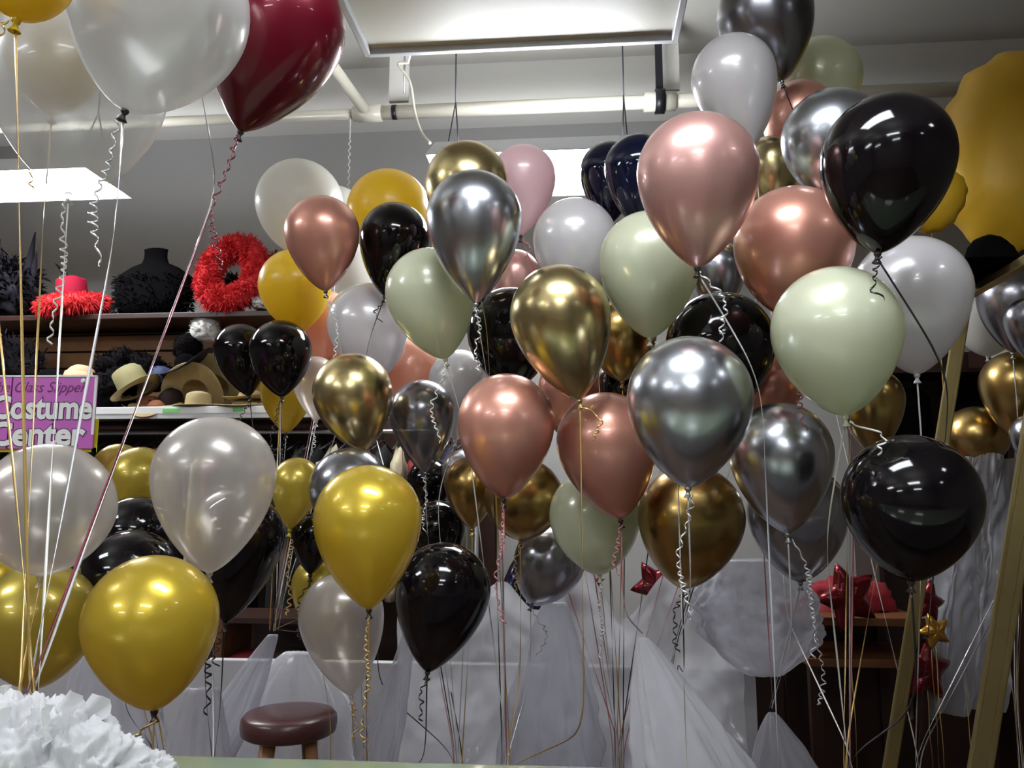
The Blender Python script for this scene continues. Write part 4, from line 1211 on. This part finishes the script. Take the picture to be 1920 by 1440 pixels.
mid = TL.lerp(TR, .40)
hat('black wide brimmed hat hung on the gold frame top', mid + Vector((-.01, .0, .028)), .08, .11, .19, 'felt_black', None, (radians(-6), radians(-14), .3), dome=.05, curl=.05, droop=.03)

rk = thing('dark_display_rack', 'dark wooden rack behind the gold frame with black hats on it', 'display rack', (0, 0, 0), RR)
ry = 4.4
rx0, rx1 = rpx(1630, ry), rpx(1885, ry)
for py in (690, 828, 990):
    bx('rack_shelf', ((rx0 + rx1) / 2, ry + .17, rpz(py, ry, 1750) - .012), (rx1 - rx0, .34, .022), M['wood_dark'], rk)
bx('rack_back', ((rx0 + rx1) / 2, ry + .36, rpz(640, ry, 1750) / 2), (rx1 - rx0, .02, rpz(640, ry, 1750)), M['wood_dark'], rk)
for x in (rx0, rx1): bx('rack_side', (x, ry + .17, rpz(640, ry, 1750) / 2), (.025, .36, rpz(640, ry, 1750)), M['wood_dark'], rk)
def rk_pos(px, py): 
    return RM @ Vector((rpx(px, ry + .15), ry + .15, rpz(py, ry, 1750) + .0005))
hat('tall black hat on the rack left of the frame post', rk_pos(1700, 828), .115, .30, .15, 'felt_black', None, (0, 0, 0), dome=.05, taper=.95)
hat('rounded black hat on the rack inside the gold frame', rk_pos(1818, 828), .13, .27, .15, 'felt_black', None, (0, 0, 0), dome=.12, taper=.95)

tb = thing('wooden_table', 'dark wooden table with orange edges behind the right ribbons', 'table', (0, 0, 0), RR)
ty = 3.62; tx0, tx1 = rpx(1490, ty), rpx(1705, ty)
for py, dd in ((1166, 0), (1244, 0)):
    z_ = rpz(py, ty, 1600)
    bx('table_board', ((tx0 + tx1) / 2, ty + .25, z_), (tx1 - tx0, .5, .035), M['wood_orange'], tb, bev=.003)
for x in (tx0 + .03, tx1 - .03):
    for y in (ty + .04, ty + .46):
        bx('leg', (x, y, rpz(1166, ty, 1600) / 2 - .01), (.045, .045, rpz(1166, ty, 1600) - .02), M['wood_dark'], tb)
bx('back_panel', ((tx0 + tx1) / 2, ty + .47, rpz(1166, ty, 1600) / 2), (tx1 - tx0, .02, rpz(1166, ty, 1600) - .04), M['wood_dark'], tb)
zt_ = rpz(1166, ty, 1600) + .018
c = RM @ Vector(((tx0 + tx1) / 2 + .02, ty + .27, zt_))
bm = bmesh.new(); blob(bm, .2, .13, .14, 77, .25, 2.2, 4, 0.0)
tag(finish('red_cloth_heap', bm, M['g_red'], None, True, c), 'dark red heap of cloth on the wooden table', 'cloth')
o = rbox('dark_cabinet', rpx(1385, 3.75), rpx(1445, 3.75), 3.75, 4.1, 0, rpz(1250, 3.75, 1415), M['wood_dark'], None, .004)
tag(o, 'narrow dark cabinet beyond the hazy bags, left of the table', 'cabinet')

# squiggly string hanging from the pipe
p = room_at(657, 222, PY - .06); q = room_at(657, 352, PY - .06)
bm = bmesh.new()
pts = [Vector((p.x + (0.006 * sin(i * 1.1) if i > 18 else 0), PY - .06 + .004 * cos(i * 1.3), p.z + (q.z - .1 - p.z) * i / 70)) for i in range(71)]
tube(bm, pts, .0035, 6)
tag(finish('hanging_curled_string', bm, M['r_white'], None, True, (0, 0, 0), RR), 'thin wavy white string hanging down from the ceiling pipe', 'string')
# ------------------------------------------------------------------ camera and world
cam = bpy.data.cameras.new('camera'); co = bpy.data.objects.new('camera', cam); C.objects.link(co)
cam.sensor_width = 36; cam.lens = 36 * F / 1920; cam.clip_start = 0.05
co.location = (0, 0, CAMZ); co.rotation_euler = (pi / 2 + PITCH, 0, 0)
S = bpy.context.scene
S.camera = co
S.view_settings.view_transform = 'Standard'; S.view_settings.look = 'None'
S.view_settings.exposure = 1.45; S.view_settings.gamma = 1; S.view_settings.use_curve_mapping = False
w = bpy.data.worlds.new('world'); S.world = w; w.use_nodes = True
w.node_tree.nodes['Background'].inputs['Color'].default_value = (0.5, 0.52, 0.56, 1)
w.node_tree.nodes['Background'].inputs['Strength'].default_value = 0.3
S.cycles.max_bounces = 8; S.cycles.transparent_max_bounces = 18
S.cycles.diffuse_bounces = 4; S.cycles.glossy_bounces = 5; S.cycles.transmission_bounces = 6
S.cycles.use_denoising = True
S.cycles.sample_clamp_indirect = 6
S.cycles.caustics_reflective = False; S.cycles.caustics_refractive = False
